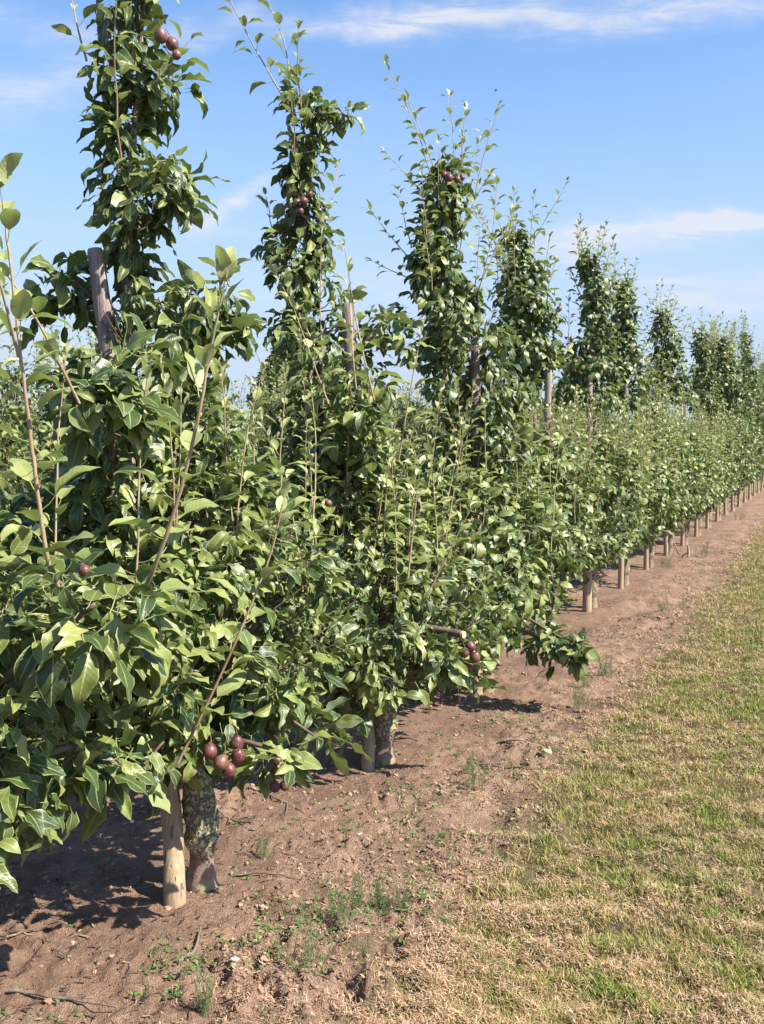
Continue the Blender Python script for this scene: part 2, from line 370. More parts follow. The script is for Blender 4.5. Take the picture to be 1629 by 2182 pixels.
def ramp_mat(name, stops, rough=0.6, trans=0.0):
    m, t, p, o = mat(name); u, v, w = attr3(t); c = t.ramp(w, stops); t.l.new(c, p.inputs['Base Color'])
    p.inputs['Roughness'].default_value = rough; p.inputs['Specular IOR Level'].default_value = 0.3
    if trans:
        tr = t.new('ShaderNodeBsdfTranslucent'); t.l.new(c, tr.inputs[0]); mx = t.new('ShaderNodeMixShader'); mx.inputs[0].default_value = trans
        t.l.new(p.outputs[0], mx.inputs[1]); t.l.new(tr.outputs[0], mx.inputs[2]); t.l.new(mx.outputs[0], o.inputs[0])
    return m
M_GRASS = ramp_mat('grass_blade', [(0, (0.09, 0.13, 0.022)), (0.5, (0.25, 0.30, 0.06)), (0.75, (0.37, 0.32, 0.11)), (1, (0.50, 0.35, 0.18))], 0.5, 0.3)
M_STRAW = ramp_mat('cut_straw', [(0, (0.20, 0.105, 0.06)), (0.5, (0.48, 0.30, 0.18)), (1, (0.74, 0.53, 0.37))], 0.7, 0.15)
M_WEED = ramp_mat('weed_green', [(0, (0.05, 0.11, 0.03)), (1, (0.16, 0.26, 0.07))], 0.5, 0.25)
M_HORSE = ramp_mat('horsetail_green', [(0, (0.07, 0.11, 0.04)), (1, (0.17, 0.22, 0.09))], 0.6)
def pear_mat():
    m, t, p, o = mat('red_pear_skin'); geo = t.new('ShaderNodeTexCoord'); P = geo.outputs['Object']; u, v, w = attr3(t)
    c = t.mix(t.rng(t.noise(P, 28, 3), 0.35, 0.65), (0.065, 0.014, 0.022), (0.135, 0.036, 0.042))
    c = t.mix(t.m('MULTIPLY', t.m('MULTIPLY', u, 0.45), t.rng(t.noise(P, 16, 2), 0.4, 0.6)), c, (0.25, 0.15, 0.07))
    c = t.mix(t.rng(t.noise(P, 300, 2), 0.6, 0.68), c, (0.34, 0.19, 0.13))
    c = t.mix(t.rng(t.noise(P, 45, 4, 0.7), 0.55, 0.75, 0, 0.35), c, (0.30, 0.20, 0.19))
    c = t.mix(t.rng(w, 0.4, 0.6), c, (0.07, 0.045, 0.03))
    t.l.new(c, p.inputs['Base Color']); p.inputs['Roughness'].default_value = 0.45; return m
M_PEAR = pear_mat()
M_STONE = ramp_mat('pale_stone', [(0, (0.5, 0.46, 0.40)), (1, (0.62, 0.58, 0.5))], 0.8)
M_DARKB = ramp_mat('dark_feathers', [(0, (0.02, 0.02, 0.025)), (1, (0.05, 0.05, 0.05))], 0.7)

# ------------------------------------------------------------ ground sheet
def build_ground():
    r = [0.0, 0.5, 1.0, 1.4]; 
    while r[-1] < 9: r.append(r[-1] * 1.0033)
    while r[-1] < 40: r.append(r[-1] * 1.008)
    while r[-1] < 4000: r.append(r[-1] * 1.12)
    r = np.array(r[1:])
    a = np.concatenate([np.radians(np.arange(-36, 36, 0.17)), np.radians(np.arange(36, 324, 4.0))]); na = len(a)
    R, A = np.meshgrid(r, a, indexing='ij'); X = R * np.sin(A); Y = R * np.cos(A)
    Z = ground_z(X, Y) * np.clip(60 / R, 0, 1)
    V = np.stack([X, Y, Z], -1).reshape(-1, 3)
    i = np.arange(len(r) - 1)[:, None] * na; j = np.arange(na)[None, :]; j2 = (j + 1) % na
    Fq = np.stack([i + j, i + na + j, i + na + j2, i + j2], -1).reshape(-1, 4)
    ac = Acc(); ac.add(V, Fq)
    jj = np.arange(na); ac.loops.append(np.stack([np.full(na, ac.n), jj, (jj + 1) % na], -1).ravel()); ac.tot.append(np.full(na, 3)); ac.mat.append(np.zeros(na))
    ac.v.append(np.array([[0, 0, 0.0]])); ac.a.append(np.zeros((1, 3))); ac.n += 1
    o = ac.build('ground', ground_mat()); tag(o, kind='structure')
build_ground()

# ------------------------------------------------------------ leaves
def leaf_template(nv, nu, fold, curl, wave, phase, pet=True, width=0.29, twist=0.0, side=0.0):
    """blade + petiole; petiole base at the origin, length axis +y, upper side +z"""
    v = np.linspace(0, 1, nv + 1); u = np.linspace(-1, 1, nu + 1)
    pl = 0.42 if pet else 0.12
    nn = 40; vv = np.linspace(0, 1, nn); th = -curl * (vv ** 1.2) + 0.12
    yy = np.concatenate([[0], np.cumsum(np.cos(th[:-1]))]) / (nn - 1); zz = np.concatenate([[0], np.cumsum(np.sin(th[:-1]))]) / (nn - 1)
    V = []; A = []
    for q in v:
        y0 = np.interp(q, vv, yy); z0 = np.interp(q, vv, zz); th0 = -curl * q ** 1.2 + 0.12
        w = width * (sin(pi * min(1, (q * 0.985 + 0.015)) ** 0.78) ** 0.78) * (1 - 0.25 * q ** 3)
        if q == 0: w = width * 0.12
        if q == 1: w = 0.004
        for k in u:
            f = fold * (1 - 0.35 * q); au = abs(k)
            xo = k * w * cos(f); no = au * w * sin(f) + wave * (au ** 1.6) * sin(2 * pi * (2.1 * q) + phase + (1.9 if k > 0 else 0)) * sin(pi * q) - 0.05 * au * au * w / 0.29
            tw = twist * q; x2 = xo * cos(tw) - no * sin(tw); n2 = xo * sin(tw) + no * cos(tw)
            x2 += side * q * q
            V.append((x2, pl + y0 - n2 * sin(th0), z0 + n2 * cos(th0))); A.append((k, q))
    Fq = []
    m = nu + 1
    for i in range(nv):
        for j in range(nu): Fq.append((i * m + j, i * m + j + 1, (i + 1) * m + j + 1, (i + 1) * m + j))
    if pet:
        b = len(V); pw = 0.011
        for q in (0, 0.5, 1.0):
            y = pl * q + (0.03 if q == 1 else 0); z = -0.03 * sin(pi * q)
            V += [(-pw, y, z), (0, y, z + pw), (pw, y, z)]; A += [(0.0, 0.5)] * 3
        for i in range(2):
            for j in range(2): Fq.append((b + i * 3 + j, b + i * 3 + j + 1, b + i * 3 + 4 + j, b + i * 3 + 3 + j))
    return np.array(V), np.array(Fq), np.array(A)
def template_set(lod, young=False, seed=1):
    r = np.random.default_rng(seed); nv, nu, pet = [(8, 4, True), (5, 4, True), (3, 2, False)][lod]; out = []
    for i in range(10 if lod == 0 else 7):
        if young: out.append(leaf_template(nv, nu, r.uniform(0.35, 0.95), r.uniform(0.4, 1.5), 0.03, r.uniform(0, 6), pet, 0.29, r.uniform(-.4, .4), r.uniform(-.08, .08)))
        else: out.append(leaf_template(nv, nu, r.uniform(0.1, 1.0), r.uniform(0.1, 1.9), r.uniform(0.03, 0.085), r.uniform(0, 6), pet, r.uniform(0.24, 0.31), r.uniform(-.5, .5), r.uniform(-.1, .1)))
    return out
TPL = {(l, y): template_set(l, y, 10 + l + 5 * y) for l in range(3) for y in (False, True)}
def unit(v): return v / (np.linalg.norm(v, axis=-1, keepdims=True) + 1e-9)
def add_leaves(ac, P, D, Nn, size, tone, lod, young=False, mat=0, r=rng):
    """P origins, D length directions, Nn approximate upper-side normals"""
    Yv = unit(D); X = unit(np.cross(Yv, Nn)); Z = np.cross(X, Yv)
    tp = TPL[(lod, young)]; which = r.integers(0, len(tp), len(P))
    for k, (TV, TF, TA) in enumerate(tp):
        sel = np.nonzero(which == k)[0]
        if not len(sel): continue
        S = size[sel][:, None, None]
        V = P[sel][:, None, :] + S * (TV[None, :, 0:1] * X[sel][:, None, :] + TV[None, :, 1:2] * Yv[sel][:, None, :] + TV[None, :, 2:3] * Z[sel][:, None, :])
        m = len(TV); n = len(sel)
        Fq = (TF[None] + (np.arange(n) * m)[:, None, None]).reshape(-1, 4)
        A = np.empty((n, m, 3)); A[:, :, :2] = TA[None]; A[:, :, 2] = tone[sel][:, None]
        ac.add(V.reshape(-1, 3), Fq, A.reshape(-1, 3), mat)
SUNV = np.array((0.9 * cos(SUN_EL), -0.43 * cos(SUN_EL), sin(SUN_EL)))
GAPS = []      # (point, radius): places the pruned crowns leave free, round posts and hanging fruit
for y, x in ((560, 206), (610, 212), (660, 219), (700, 226)):
    for dd in (3.28, 3.17, 3.06, 2.95, 2.82, 2.68): GAPS.append((px(x, y, dd), 0.095))
for y, x in ((1690, 365), (1760, 366), (1700, 425), (1770, 428)):
    for dd in (3.2, 3.08, 2.95, 2.8, 2.65, 2.5, 2.4): GAPS.append((px(x, y, dd), 0.10))
for y, x in ((665, 742), (720, 744)):
    for dd in (4.6, 4.48, 4.36, 4.24, 4.1): GAPS.append((px(x, y, dd), 0.10))
for y in (745, 790, 835, 880, 925, 970):
    for dd in (6.0, 5.88, 5.76, 5.64, 5.5): GAPS.append((px(1014, y, dd), 0.085))
for y in (800, 840):
    for dd in (7.4, 7.2, 7.0): GAPS.append((px(1136, y, dd), 0.10))
for x, y, dd in ((480, 1615, 2.7), (595, 1665, 2.8), (1003, 1395, 4.3), (355, 90, 3.25), (645, 430, 4.5), (962, 378, 5.7)):
    for q in (0.03, 0.12, 0.21, 0.3, 0.4): GAPS.append((px(x, y, dd - q), 0.068 if x == 595 else 0.09))
for k in range(1, 12):
    for hz in (0.06, 0.2): GAPS.append((pxg(374, 1930) + np.array((0, 0, hz)) + np.array((0.9 * cos(SUN_EL), -0.43 * cos(SUN_EL), sin(SUN_EL))) * 0.1 * k, 0.10))
def clusters(ac, C, O, kmin, kmax, lod, droop=0.45, size=(0.062, 0.116), tone=(0.02, 0.95), r=rng, mat=0):
    ok = np.ones(len(C), bool)
    for gp, gr in GAPS: ok &= np.linalg.norm(C - gp, axis=1) > gr
    C = C[ok]; O = O[ok]
    if not len(C): return
    k = r.integers(kmin, kmax + 1, len(C)); idx = np.repeat(np.arange(len(C)), k); n = len(idx)
    P = C[idx] + r.normal(0, 0.018, (n, 3)); o = O[idx]
    D = o * 0.75 + unit(r.normal(0, 1, (n, 3))) * 0.95; D[:, 2] -= droop * r.uniform(0.2, 1.7, n)
    D = unit(D)
    Nn = UP * 0.7 + o * 0.6 + SUNV * 0.35 + r.normal(0, 0.45, (n, 3))
    S = r.uniform(size[0], size[1], n) * np.where(r.random(n) < 0.15, 0.7, 1.0)
    ct = r.normal(0, 0.13, len(C))[idx]
    T = np.clip(r.uniform(tone[0], tone[1], n) ** 1.2 + ct * 0.8, 0, 1)
    add_leaves(ac, P, D, Nn, S, T, lod, False, mat, r)
def shoot(ac, path, r0, r1, lod, L0=0.075, L1=0.03, gap=0.04, r=rng, m_bark=0, m_leaf=1, start=0.12, tone=(0.1, 0.7)):
    path = np.array(path, float); kk = len(path); path[1:-1] += r.normal(0, 1, (kk - 2, 3)) * (1, 1, 0) * r0 * 0.10; ac.tube(path, np.linspace(r0, r1, len(path)), 6 if lod == 0 else 4, m_bark, cap=False)
    seg = np.linalg.norm(np.diff(path, axis=0), axis=1); cum = np.concatenate([[0], np.cumsum(seg)]); L = cum[-1]
    d = np.arange(start * L, L, gap); d = np.append(d, [L - 0.004, L - 0.002]); n = len(d)
    P = np.stack([np.interp(d, cum, path[:, i]) for i in range(3)], 1)
    tan = unit(np.stack([np.interp(d + 0.01, cum, path[:, i]) - np.interp(d - 0.01, cum, path[:, i]) for i in range(3)], 1))
    tan[-3:] = tan[-4]
    phi = r.uniform(0, 6) + np.arange(n) * 2.4 + r.normal(0, 0.25, n)
    side = np.stack([np.cos(phi), np.sin(phi), np.zeros(n)], 1)
    f = d / L
    D = unit(side * (1.0 - 0.55 * f[:, None] ** 3) + tan * (0.45 + 1.0 * f[:, None] ** 3) + r.normal(0, 0.22, (n, 3)))
    Nn = UP - side * 0.1 + r.normal(0, 0.15, (n, 3)) + tan * 0.4
    S = (L0 + (L1 - L0) * f ** 1.4) * r.uniform(0.8, 1.2, n)
    T = np.clip(r.uniform(tone[0], tone[1], n) * 0.6 + 0.55 * f ** 1.5 * tone[1], 0, 1)
    add_leaves(ac, P, D, Nn, S, T, lod, True, m_leaf, r)
def up_path(p, L, lean, r, k=9):
    q = np.linspace(0, 1, k)[:, None]; bend = np.array([r.normal(0, 0.07), r.normal(0, 0.07), 0]) * L
    wob = np.cumsum(r.normal(0, 0.004, (k, 3)), axis=0); wob[:, 2] = 0; wob -= wob[0]
    return p + q * (np.array([lean[0], lean[1], 1.0]) * L) + q ** 2 * bend + wob

def pear(parent, base, p, size=0.044, tilt=None, r=rng):
    """one red pear hanging at world point p"""
    prof = [(0.0, -0.50), (0.10, -0.49), (0.16, -0.505), (0.30, -0.46), (0.44, -0.30), (0.50, -0.08), (0.47, 0.14), (0.36, 0.32), (0.23, 0.45), (0.13, 0.52), (0.05, 0.55), (0.0, 0.555)]
    ax = unit(np.array(tilt if tilt is not None else (r.normal(0, .35), r.normal(0, .35), 1.0))); ref = unit(np.cross(ax, (0.3, 0.9, 0.1))); b = np.cross(ax, ref)
    n = 18; V = []; A = []; hue = r.random()
    for q, h in prof:
        for k in range(n):
            a = 2 * pi * k / n; V.append(p + size * (ax * h + q * (ref * cos(a) + b * sin(a)))); A.append((hue, 0, 0))
    Fq = [(i * n + k, i * n + (k + 1) % n, (i + 1) * n + (k + 1) % n, (i + 1) * n + k) for i in range(len(prof) - 1) for k in range(n)]
    ac = Acc(); ac.add(V, Fq, A)
    for k in range(5):                                # dried calyx
        a = 2 * pi * k / 5; c = p - ax * size * 0.49 + size * 0.07 * (ref * cos(a) + b * sin(a)); e = c - ax * size * 0.13 + size * 0.11 * (ref * cos(a) + b * sin(a))
        ac.tube(np.array([c, e]), [size * 0.045, size * 0.015], 4, 0, (0, 0, 1.0))
    s0 = p + ax * size * 0.53; ac.tube(np.array([s0, s0 + ax * size * 0.3 + ref * size * 0.06, s0 + ax * size * 0.6 + ref * size * 0.18]), size * 0.035, 5, 1)
    return ac.build('pear', [M_PEAR, M_LIMB], parent, base)

# ------------------------------------------------------------ the pear tree builder
def make_tree(label, base, top_pts, col, skirt, lod, seed, n_skirt, col_density, arms=(), shoots=(), rand_shoots=26, pears=(), trunk_r=0.048, n_branch=8, top_shoots=(), local=False, shoot_top=2.1, col_shoots=12, group='pear trees in the front row', limb_gap=1.0):
    """col: list of (height, centre offset x, centre offset y, radius); skirt: (half length along row, half width, low, high)"""
    r = np.random.default_rng(seed); base = np.asarray(base, float)
    root = empty('pear_tree', base); tag(root, label, 'pear tree', group)
    # trunk and leader
    top_pts = [np.asarray(q, float) for q in top_pts]; lead = curve(top_pts, 10); H = lead[-1][2] - base[2]
    h = lead[:, 2] - base[2]
    rad = np.interp(h, [0, 0.03, 0.08, 0.13, 0.17, 0.30, 0.42, 0.9, 1.6, 2.4, H], np.array([1.2, 1.0, 0.88, 0.92, 1.2, 1.22, 0.98, 0.68, 0.36, 0.24, 0.09]) * trunk_r)
    if lod == 0:
        hh = np.concatenate([np.linspace(-0.05, 0.6, 46), np.linspace(0.62, H, 40)])
        P = np.stack([np.interp(hh, h, lead[:, i]) for i in range(2)] + [hh + base[2]], 1)
        ac = Acc(); ac.tube(P, np.interp(hh, h, rad), 26, 0, rough=0.11, seed=seed)
    else:
        P = lead.copy(); P[0, 2] -= 0.04; ac = Acc(); ac.tube(P, rad, 9 if lod == 1 else 6, 0, rough=0.08, seed=seed)
    ac.build('trunk', M_TRUNK, root, base)
    def leader_at(z): return np.stack([np.interp(z, lead[:, 2], lead[:, i]) for i in range(2)] + [np.asarray(z, float)], -1)
    crown = Acc(); a, b, lo, hi = skirt
    # skirt: lobed, longer along the row than across it
    n_skirt = int(n_skirt * (1.1 if lod == 0 else 0.98)); col_density *= 1.12; n = n_skirt; ph = r.uniform(0, 2 * pi, n); lobes = 1 + 0.16 * np.sin(3 * ph + r.uniform(0, 6)) + 0.12 * np.sin(5 * ph + r.uniform(0, 6))
    zq = r.beta(1.25, 1.25, n); z = lo + (hi - lo) * zq
    prof = np.interp(zq, [0, 0.12, 0.4, 0.7, 0.9, 1.0], [0.42, 0.76, 1.0, 0.86, 0.6, 0.34])
    rr = r.random(n) ** 0.36 * prof * lobes
    C = np.stack([np.zeros(n), np.zeros(n), z + base[2]], 1)
    off = RD * (np.cos(ph) * rr * a)[:, None] + TD * (np.sin(ph) * rr * b)[:, None]
    lb = leader_at(C[:, 2]); C = lb + off
    C[:, 2] += 0.06 * np.sin(off @ RD * 7 + seed) - 0.10 * (rr ** 3) * (zq < 0.5) * r.uniform(-0.6, 1, n)
    O = unit(off + UP * 0.12 * (zq[:, None] - 0.2))
    clusters(crown, C, O, 4, 7, lod, 0.5, size=(0.050, 0.098) if lod == 0 else (0.058, 0.104), r=r)
    nt = n if lod < 2 else 0
    def twigs(C, drop=0.16, rt=0.0028, every=1):
        for c in C[::every]:
            l0 = leader_at(max(base[2] + 0.35, c[2] - drop - 0.25 * np.hypot(*(c - leader_at(c[2]))[:2])))
            mid = l0 * 0.35 + c * 0.65 + np.array((r.normal(0, .02), r.normal(0, .02), -0.02))
            s_ = l0 * 0.6 + c * 0.4 if lod < 2 else l0
            crown.tube(np.array([s_, mid, c]), [rt * 1.6, rt, rt * 0.6], 4 if lod == 0 else 3, 1, cap=False)
    twigs(C, every=1 if lod == 0 else 3)
    # column round the leader
    if len(col) > 1:
        col = np.array(col); zz = col[:, 0]; zz_, order = np.sort(zz), np.argsort(zz); col = col[order]
        area = np.trapezoid(col[:, 3] if True else 0, col[:, 0]) if hasattr(np, 'trapezoid') else np.trapz(col[:, 3], col[:, 0])
        m = int(col_density * area)
        wts = col[:, 3] + 0.02; z = []
        while len(z) < m:
            q = r.uniform(col[0, 0], col[-1, 0]); 
            if r.random() < np.interp(q, col[:, 0], wts) / wts.max(): z.append(q)
        z = np.array(z); ph = r.uniform(0, 2 * pi, m); R = np.maximum(np.interp(z, col[:, 0], col[:, 3]) - 0.075, 0.02)
        R = R * (1 + 0.22 * np.sin(z * 17 + ph + seed) + 0.14 * np.sin(z * 31 + 2 * ph))
        rr = r.random(m) ** 0.5 * R
        off = np.stack([np.cos(ph) * rr, np.sin(ph) * rr, np.zeros(m)], 1)
        C = np.stack([np.interp(z, col[:, 0], col[:, 1]), np.interp(z, col[:, 0], col[:, 2]), z], 1) + off
        O = unit(np.stack([np.cos(ph), np.sin(ph), np.full(m, 0.1)], 1))
        clusters(crown, C, O, 4, 7, lod, 0.95, size=(0.052, 0.100), tone=(0.0, 0.75), r=r)
        twigs(C, 0.08, every=1 if lod == 0 else 2)
    # arms reaching out of the crown
    for pts, rad_a, cnt in arms:
        p = curve(pts, 8); br = Acc(); br.tube(p, np.linspace(0.011, 0.003, len(p)), 7, 0, cap=False); br.build('branch', M_LIMB, root, base)
        q = r.random(cnt) ** 0.8 * (len(p) - 1); c = np.stack([np.interp(q, np.arange(len(p)), p[:, i]) for i in range(3)], 1)
        o = r.normal(0, 1, (cnt, 3)); c = c + unit(o) * rad_a * r.random((cnt, 1)) ** 0.6 * np.array((1, 1, 0.8))
        o[:, 2] = np.abs(o[:, 2]) * 0.3; clusters(crown, c, unit(o), 4, 6, lod, 0.6, r=r)
    # main limbs
    for k in range(n_branch):
        az = 2 * pi * k / n_branch + r.normal(0, 0.3); z0 = base[2] + r.uniform(0.38, 0.85); L = r.uniform(0.6, 0.85)
        d = RD * cos(az) * a * L + TD * sin(az) * b * L; s0 = leader_at(z0)
        pts = [s0, s0 + d * 0.4 + UP * r.uniform(0.03, 0.15), s0 + d * 0.95 + UP * r.uniform(0.15, 0.5)]
        p = curve(pts, 7); br = Acc(); br.tube(p, np.linspace(0.016, 0.005, len(p)), 8 if lod == 0 else 5, 0, cap=False); br.build('branch', M_LIMB, root, base)
    # shoots
    def one_shoot(path, r0, r1, L0, L1, gap, tone=(0.1, 0.7), start=0.12):
        if lod == 2: shoot(crown, path, r0, r1, 2, L0, L1, gap, r, 1, 2, start, (0.0, 0.45)); return
        s_ = Acc(); shoot(s_, path, r0, r1, lod, L0, L1, gap, r, 0, 1, start, tone); s_.build('shoot', [M_SHOOT, M_YOUNG], root, base)
    for pts, r0, L0, gap in shoots: one_shoot(curve(pts, 8), r0, 0.0022, L0 * 1.45, L0 * 0.95, gap * 0.7, (0.0, 0.6), 0.1)
    for k in range(rand_shoots):
        az = r.uniform(0, 2 * pi) if r.random() < 0.4 else r.uniform(0.1, pi - 0.1); q = r.uniform(0.25, 0.95)
        d = RD * cos(az) * a * q + TD * sin(az) * b * q
        z0 = lo + (hi - lo) * (0.85 - 0.45 * q) ; p = leader_at(base[2] + z0) + d
        L = min(r.uniform(0.45, 0.95), max(0.35, shoot_top - z0)); lean = (d[:2] * r.uniform(0.05, 0.35)) + r.normal(0, 0.06, 2)
        one_shoot(up_path(p, L, lean, r), 0.0042, 0.0015, 0.088, 0.042, 0.033)
    for p0, p1 in top_shoots:
        p0 = np.asarray(p0); p1 = np.asarray(p1); L = np.linalg.norm(p1 - p0)
        mid = (p0 + p1) / 2 + np.array((r.normal(0, .03), r.normal(0, .02), 0)) * L
        one_shoot(curve([p0, mid, p1], 7), 0.0040, 0.0014, 0.096, 0.05, 0.042, (0.2, 0.9))
    if len(col) > 1:
        for k in range(col_shoots):
            z0 = r.uniform(0.45 * col[0, 0] + 0.55 * col[-1, 0], col[-1, 0] - 0.05); ph0 = r.uniform(0, 2 * pi); rr0 = np.interp(z0, col[:, 0], col[:, 3]) * 0.75
            p = np.array([np.interp(z0, col[:, 0], col[:, 1]) + cos(ph0) * rr0, np.interp(z0, col[:, 0], col[:, 2]) + sin(ph0) * rr0, z0])
            one_shoot(up_path(p, r.uniform(0.22, 0.5), (cos(ph0) * r.uniform(0.1, 0.55), sin(ph0) * r.uniform(0.1, 0.55)), r, 7), 0.0034, 0.0014, 0.085, 0.042, 0.032)
    for p, sz in pears: pear(root, base, np.asarray(p), sz * 0.86, None, r)
    crown.build('crown', [M_LEAF, M_LIMB, M_YOUNG], root, base)
    return root

def tree_base(k): 
    p = {0: pxg(432, 1893), 1: pxg(818, 1622), 2: pxg(1038, 1470)}.get(k, W(1.519 * k + 0.21, 0.0)); p[2] = gz(p); return p
def depth_k(k): return tree_base(k)[1]
def col_from_px(rows, dep):
    out = []
    for y, x0, x1 in rows:
        c = px((x0 + x1) / 2, y, dep); out.append((c[2], c[0], c[1], (x1 - x0) / 2 * dep / F))
    return out
def lead_px(k, pts, dep):
    b = tree_base(k); return [b] + [px(x, y, dep) for x, y in pts]

# ---- individual trees of the front row (index -1 stands just left of the frame)
b = tree_base(-1)
LAB = {}
make_tree('nearest pear tree, at the left edge, trunk out of frame, long brown shoots rising',
    b, [b, b + (-0.02, 0, 0.6), b + (-0.03, 0.02, 1.5), b + (-0.05, 0, 2.9)],
    [(1.2, b[0], b[1], 0.3), (2.0, b[0], b[1], 0.24), (2.9, b[0] - 0.04, b[1], 0.15)],
    (0.86, 0.44, 0.50, 1.42), 0, 101, 620, 230, col_shoots=0, rand_shoots=8, n_branch=8,
    shoots=[([px(205, 1400, 2.32), px(150, 1300, 2.15), px(105, 1200, 2.08), px(82, 1060, 2.05), px(66, 930, 2.04), px(50, 800, 2.03), px(34, 660, 2.02), px(14, 500, 2.0), px(6, 425, 2.0)], 0.0064, 0.074, 0.052),
            ([px(40, 760, 2.02), px(5, 620, 1.95), px(-40, 480, 1.9)], 0.004, 0.08, 0.08),
            ([px(240, 1370, 2.3), px(318, 1235, 2.12), px(365, 1110, 2.07), px(402, 980, 2.05), px(430, 855, 2.03), px(450, 740, 2.02), px(474, 630, 2.0)], 0.0054, 0.074, 0.062),
            ([px(170, 860, 2.6), px(110, 740, 2.55), px(60, 650, 2.5), px(0, 560, 2.5)], 0.004, 0.075, 0.07),
            ],
    arms=[([b + (0.1, 0.3, 0.8), px(150, 1330, 2.05), px(210, 1280, 2.02)], 0.09, 20), ([b + (0.1, 0.1, 0.55), px(120, 1600, 2.35), px(280, 1640, 2.5), px(350, 1580, 2.55)], 0.09, 26),
          ([b + (0.1, 0.1, 0.6), px(10, 1620, 2.4), px(30, 1760, 2.45)], 0.08, 14),
          ([b + (0.1, 0.3, 0.8), px(190, 1350, 2.3), px(320, 1330, 2.5)], 0.12, 24)],
    pears=[(px(0, 1868, 2.45), 0.044), (px(180, 1215, 2.75), 0.04)])

d = depth_k(0)
make_tree('pear tree with tall leafy column beside the leaning grey post, dark pears near its top',
    tree_base(0), lead_px(0, [(430, 1790), (420, 1660), (375, 1400), (330, 1150), (290, 900), (275, 500), (300, 100), (308, -70)], d),
    col_from_px([(-80, 250, 330), (-20, 190, 335), (60, 185, 345), (130, 190, 370), (200, 180, 365), (280, 185, 330), (350, 190, 375), (430, 205, 380), (500, 215, 325), (560, 195, 345), (620, 180, 380), (700, 130, 490), (780, 140, 490), (860, 150, 510), (960, 90, 560)], d),
    (0.74, 0.52, 0.54, 1.46), 0, 202, 700, 700, col_shoots=2, rand_shoots=12, n_branch=9, shoot_top=1.75,
    arms=[([px(240, 680, d), px(160, 600, d), px(85, 570, d + .05)], 0.08, 16), ([px(200, 640, d + .1), px(150, 660, d + .2), px(110, 640, d + .2)], 0.07, 10),
          ([px(320, 760, d), px(400, 660, d), px(480, 610, d)], 0.09, 24), ([px(400, 760, d), px(450, 700, d), px(470, 680, d)], 0.08, 12),
          ([px(230, 1130, d - .1), px(240, 900, d - .42), px(215, 770, d - .40)], 0.16, 52), ([px(330, 400, d), px(350, 350, d - .1), px(360, 420, d - .12)], 0.07, 14), ([px(310, 200, d), px(360, 170, d), px(385, 200, d)], 0.04, 6),
          ([px(440, 1480, d - .2), px(560, 1500, d - .25), px(690, 1580, d - .3)], 0.10, 56), ([px(430, 1560, d - .3), px(560, 1590, d - .4), px(640, 1620, d - .4)], 0.08, 24)],
    shoots=[([px(380, 1625, 2.6), px(470, 1440, 2.6), px(535, 1290, 2.6), px(580, 1170, 2.6), px(602, 1075, 2.6)], 0.0042, 0.07, 0.07)],
    top_shoots=[(px(185, 130, d), px(150, -20, d)), (px(300, 30, d), px(330, -60, d)), (px(350, 150, d), px(400, 90, d)), (px(490, 610, d), px(470, 575, d))],
    pears=[(px(343, 76, d - .12), 0.05), (px(367, 93, d - .08), 0.048), (px(377, 116, d - .12), 0.034),
           (px(471, 1624, 2.72), 0.048), (px(488, 1640, 2.78), 0.048), (px(448, 1600, 2.8), 0.05), (px(508, 1610, 2.8), 0.05), (px(505, 1582, 2.85), 0.05),
           (px(586, 1676, 2.85), 0.038), (px(607, 1673, 2.87), 0.036), (px(592, 1622, 2.92), 0.042), (px(584, 1648, 2.97), 0.04), (px(272, 487, d - .05), 0.03)])

d = depth_k(1)
t1 = make_tree('slim pear tree column with pears halfway up and two wispy shoots on top',
    tree_base(1), lead_px(1, [(820, 1540), (812, 1430), (760, 1250), (700, 1000), (650, 700), (655, 400), (640, 200)], d),
    col_from_px([(185, 600, 670), (215, 590, 720), (250, 580, 735), (300, 595, 690), (400, 595, 695), (470, 580, 705), (500, 560, 720), (570, 560, 720), (620, 565, 740), (700, 570, 800), (780, 590, 830), (880, 590, 850), (980, 600, 860)], d),
    (0.80, 0.50, 0.40, 1.50), 0, 303, 640, 820, col_shoots=4, rand_shoots=30, n_branch=9, shoot_top=1.8,
    arms=[([px(760, 760, d), px(810, 690, d), px(840, 720, d)], 0.10, 18), ([px(690, 240, d), px(720, 230, d), px(735, 250, d)], 0.04, 6),
          ([px(830, 1430, d - .2), px(940, 1400, d - .3), px(985, 1440, d - .3)], 0.11, 26), ([px(780, 1100, d - .1), px(760, 900, d - .35), px(745, 820, d - .35)], 0.15, 40), ([px(800, 1450, d), px(700, 1500, d - .1), px(720, 1545, d - .1)], 0.09, 16)],
    top_shoots=[(px(600, 200, d), px(470, -40, d)), (px(620, 190, d), px(560, -20, d)), (px(690, 780, 4.3), px(590, 590, 4.3)), (px(690, 830, 4.2), px(685, 480, 4.2)),
                (px(800, 860, 4.2), px(735, 530, 4.2)), (px(760, 830, 4.2), px(745, 640, 4.2)), (px(700, 860, 4.1), px(620, 640, 4.1)), (px(850, 980, 4.2), px(900, 700, 4.2)),
                (px(870, 1230, 3.9), px(895, 1000, 3.9)), (px(900, 1290, 3.9), px(1000, 1090, 3.9))],
    pears=[(px(648, 428, d - .14), 0.044), (px(632, 432, d - .12), 0.04), (px(640, 449, d - .13), 0.04), (px(660, 415, d - .1), 0.04), (px(628, 415, d - .08), 0.038),
           (px(1003, 1378, d - .3), 0.055), (px(990, 1390, d - .34), 0.052), (px(1013, 1400, d - .33), 0.056), (px(995, 1424, d - .3), 0.055), (px(973, 1492, d - .2), 0.045), (px(700, 1072, 4.0), 0.035)])
ac = Acc(); q0, q1 = px(820, 1330, d), px(985, 1352, d - 0.28)      # sawn-off limb
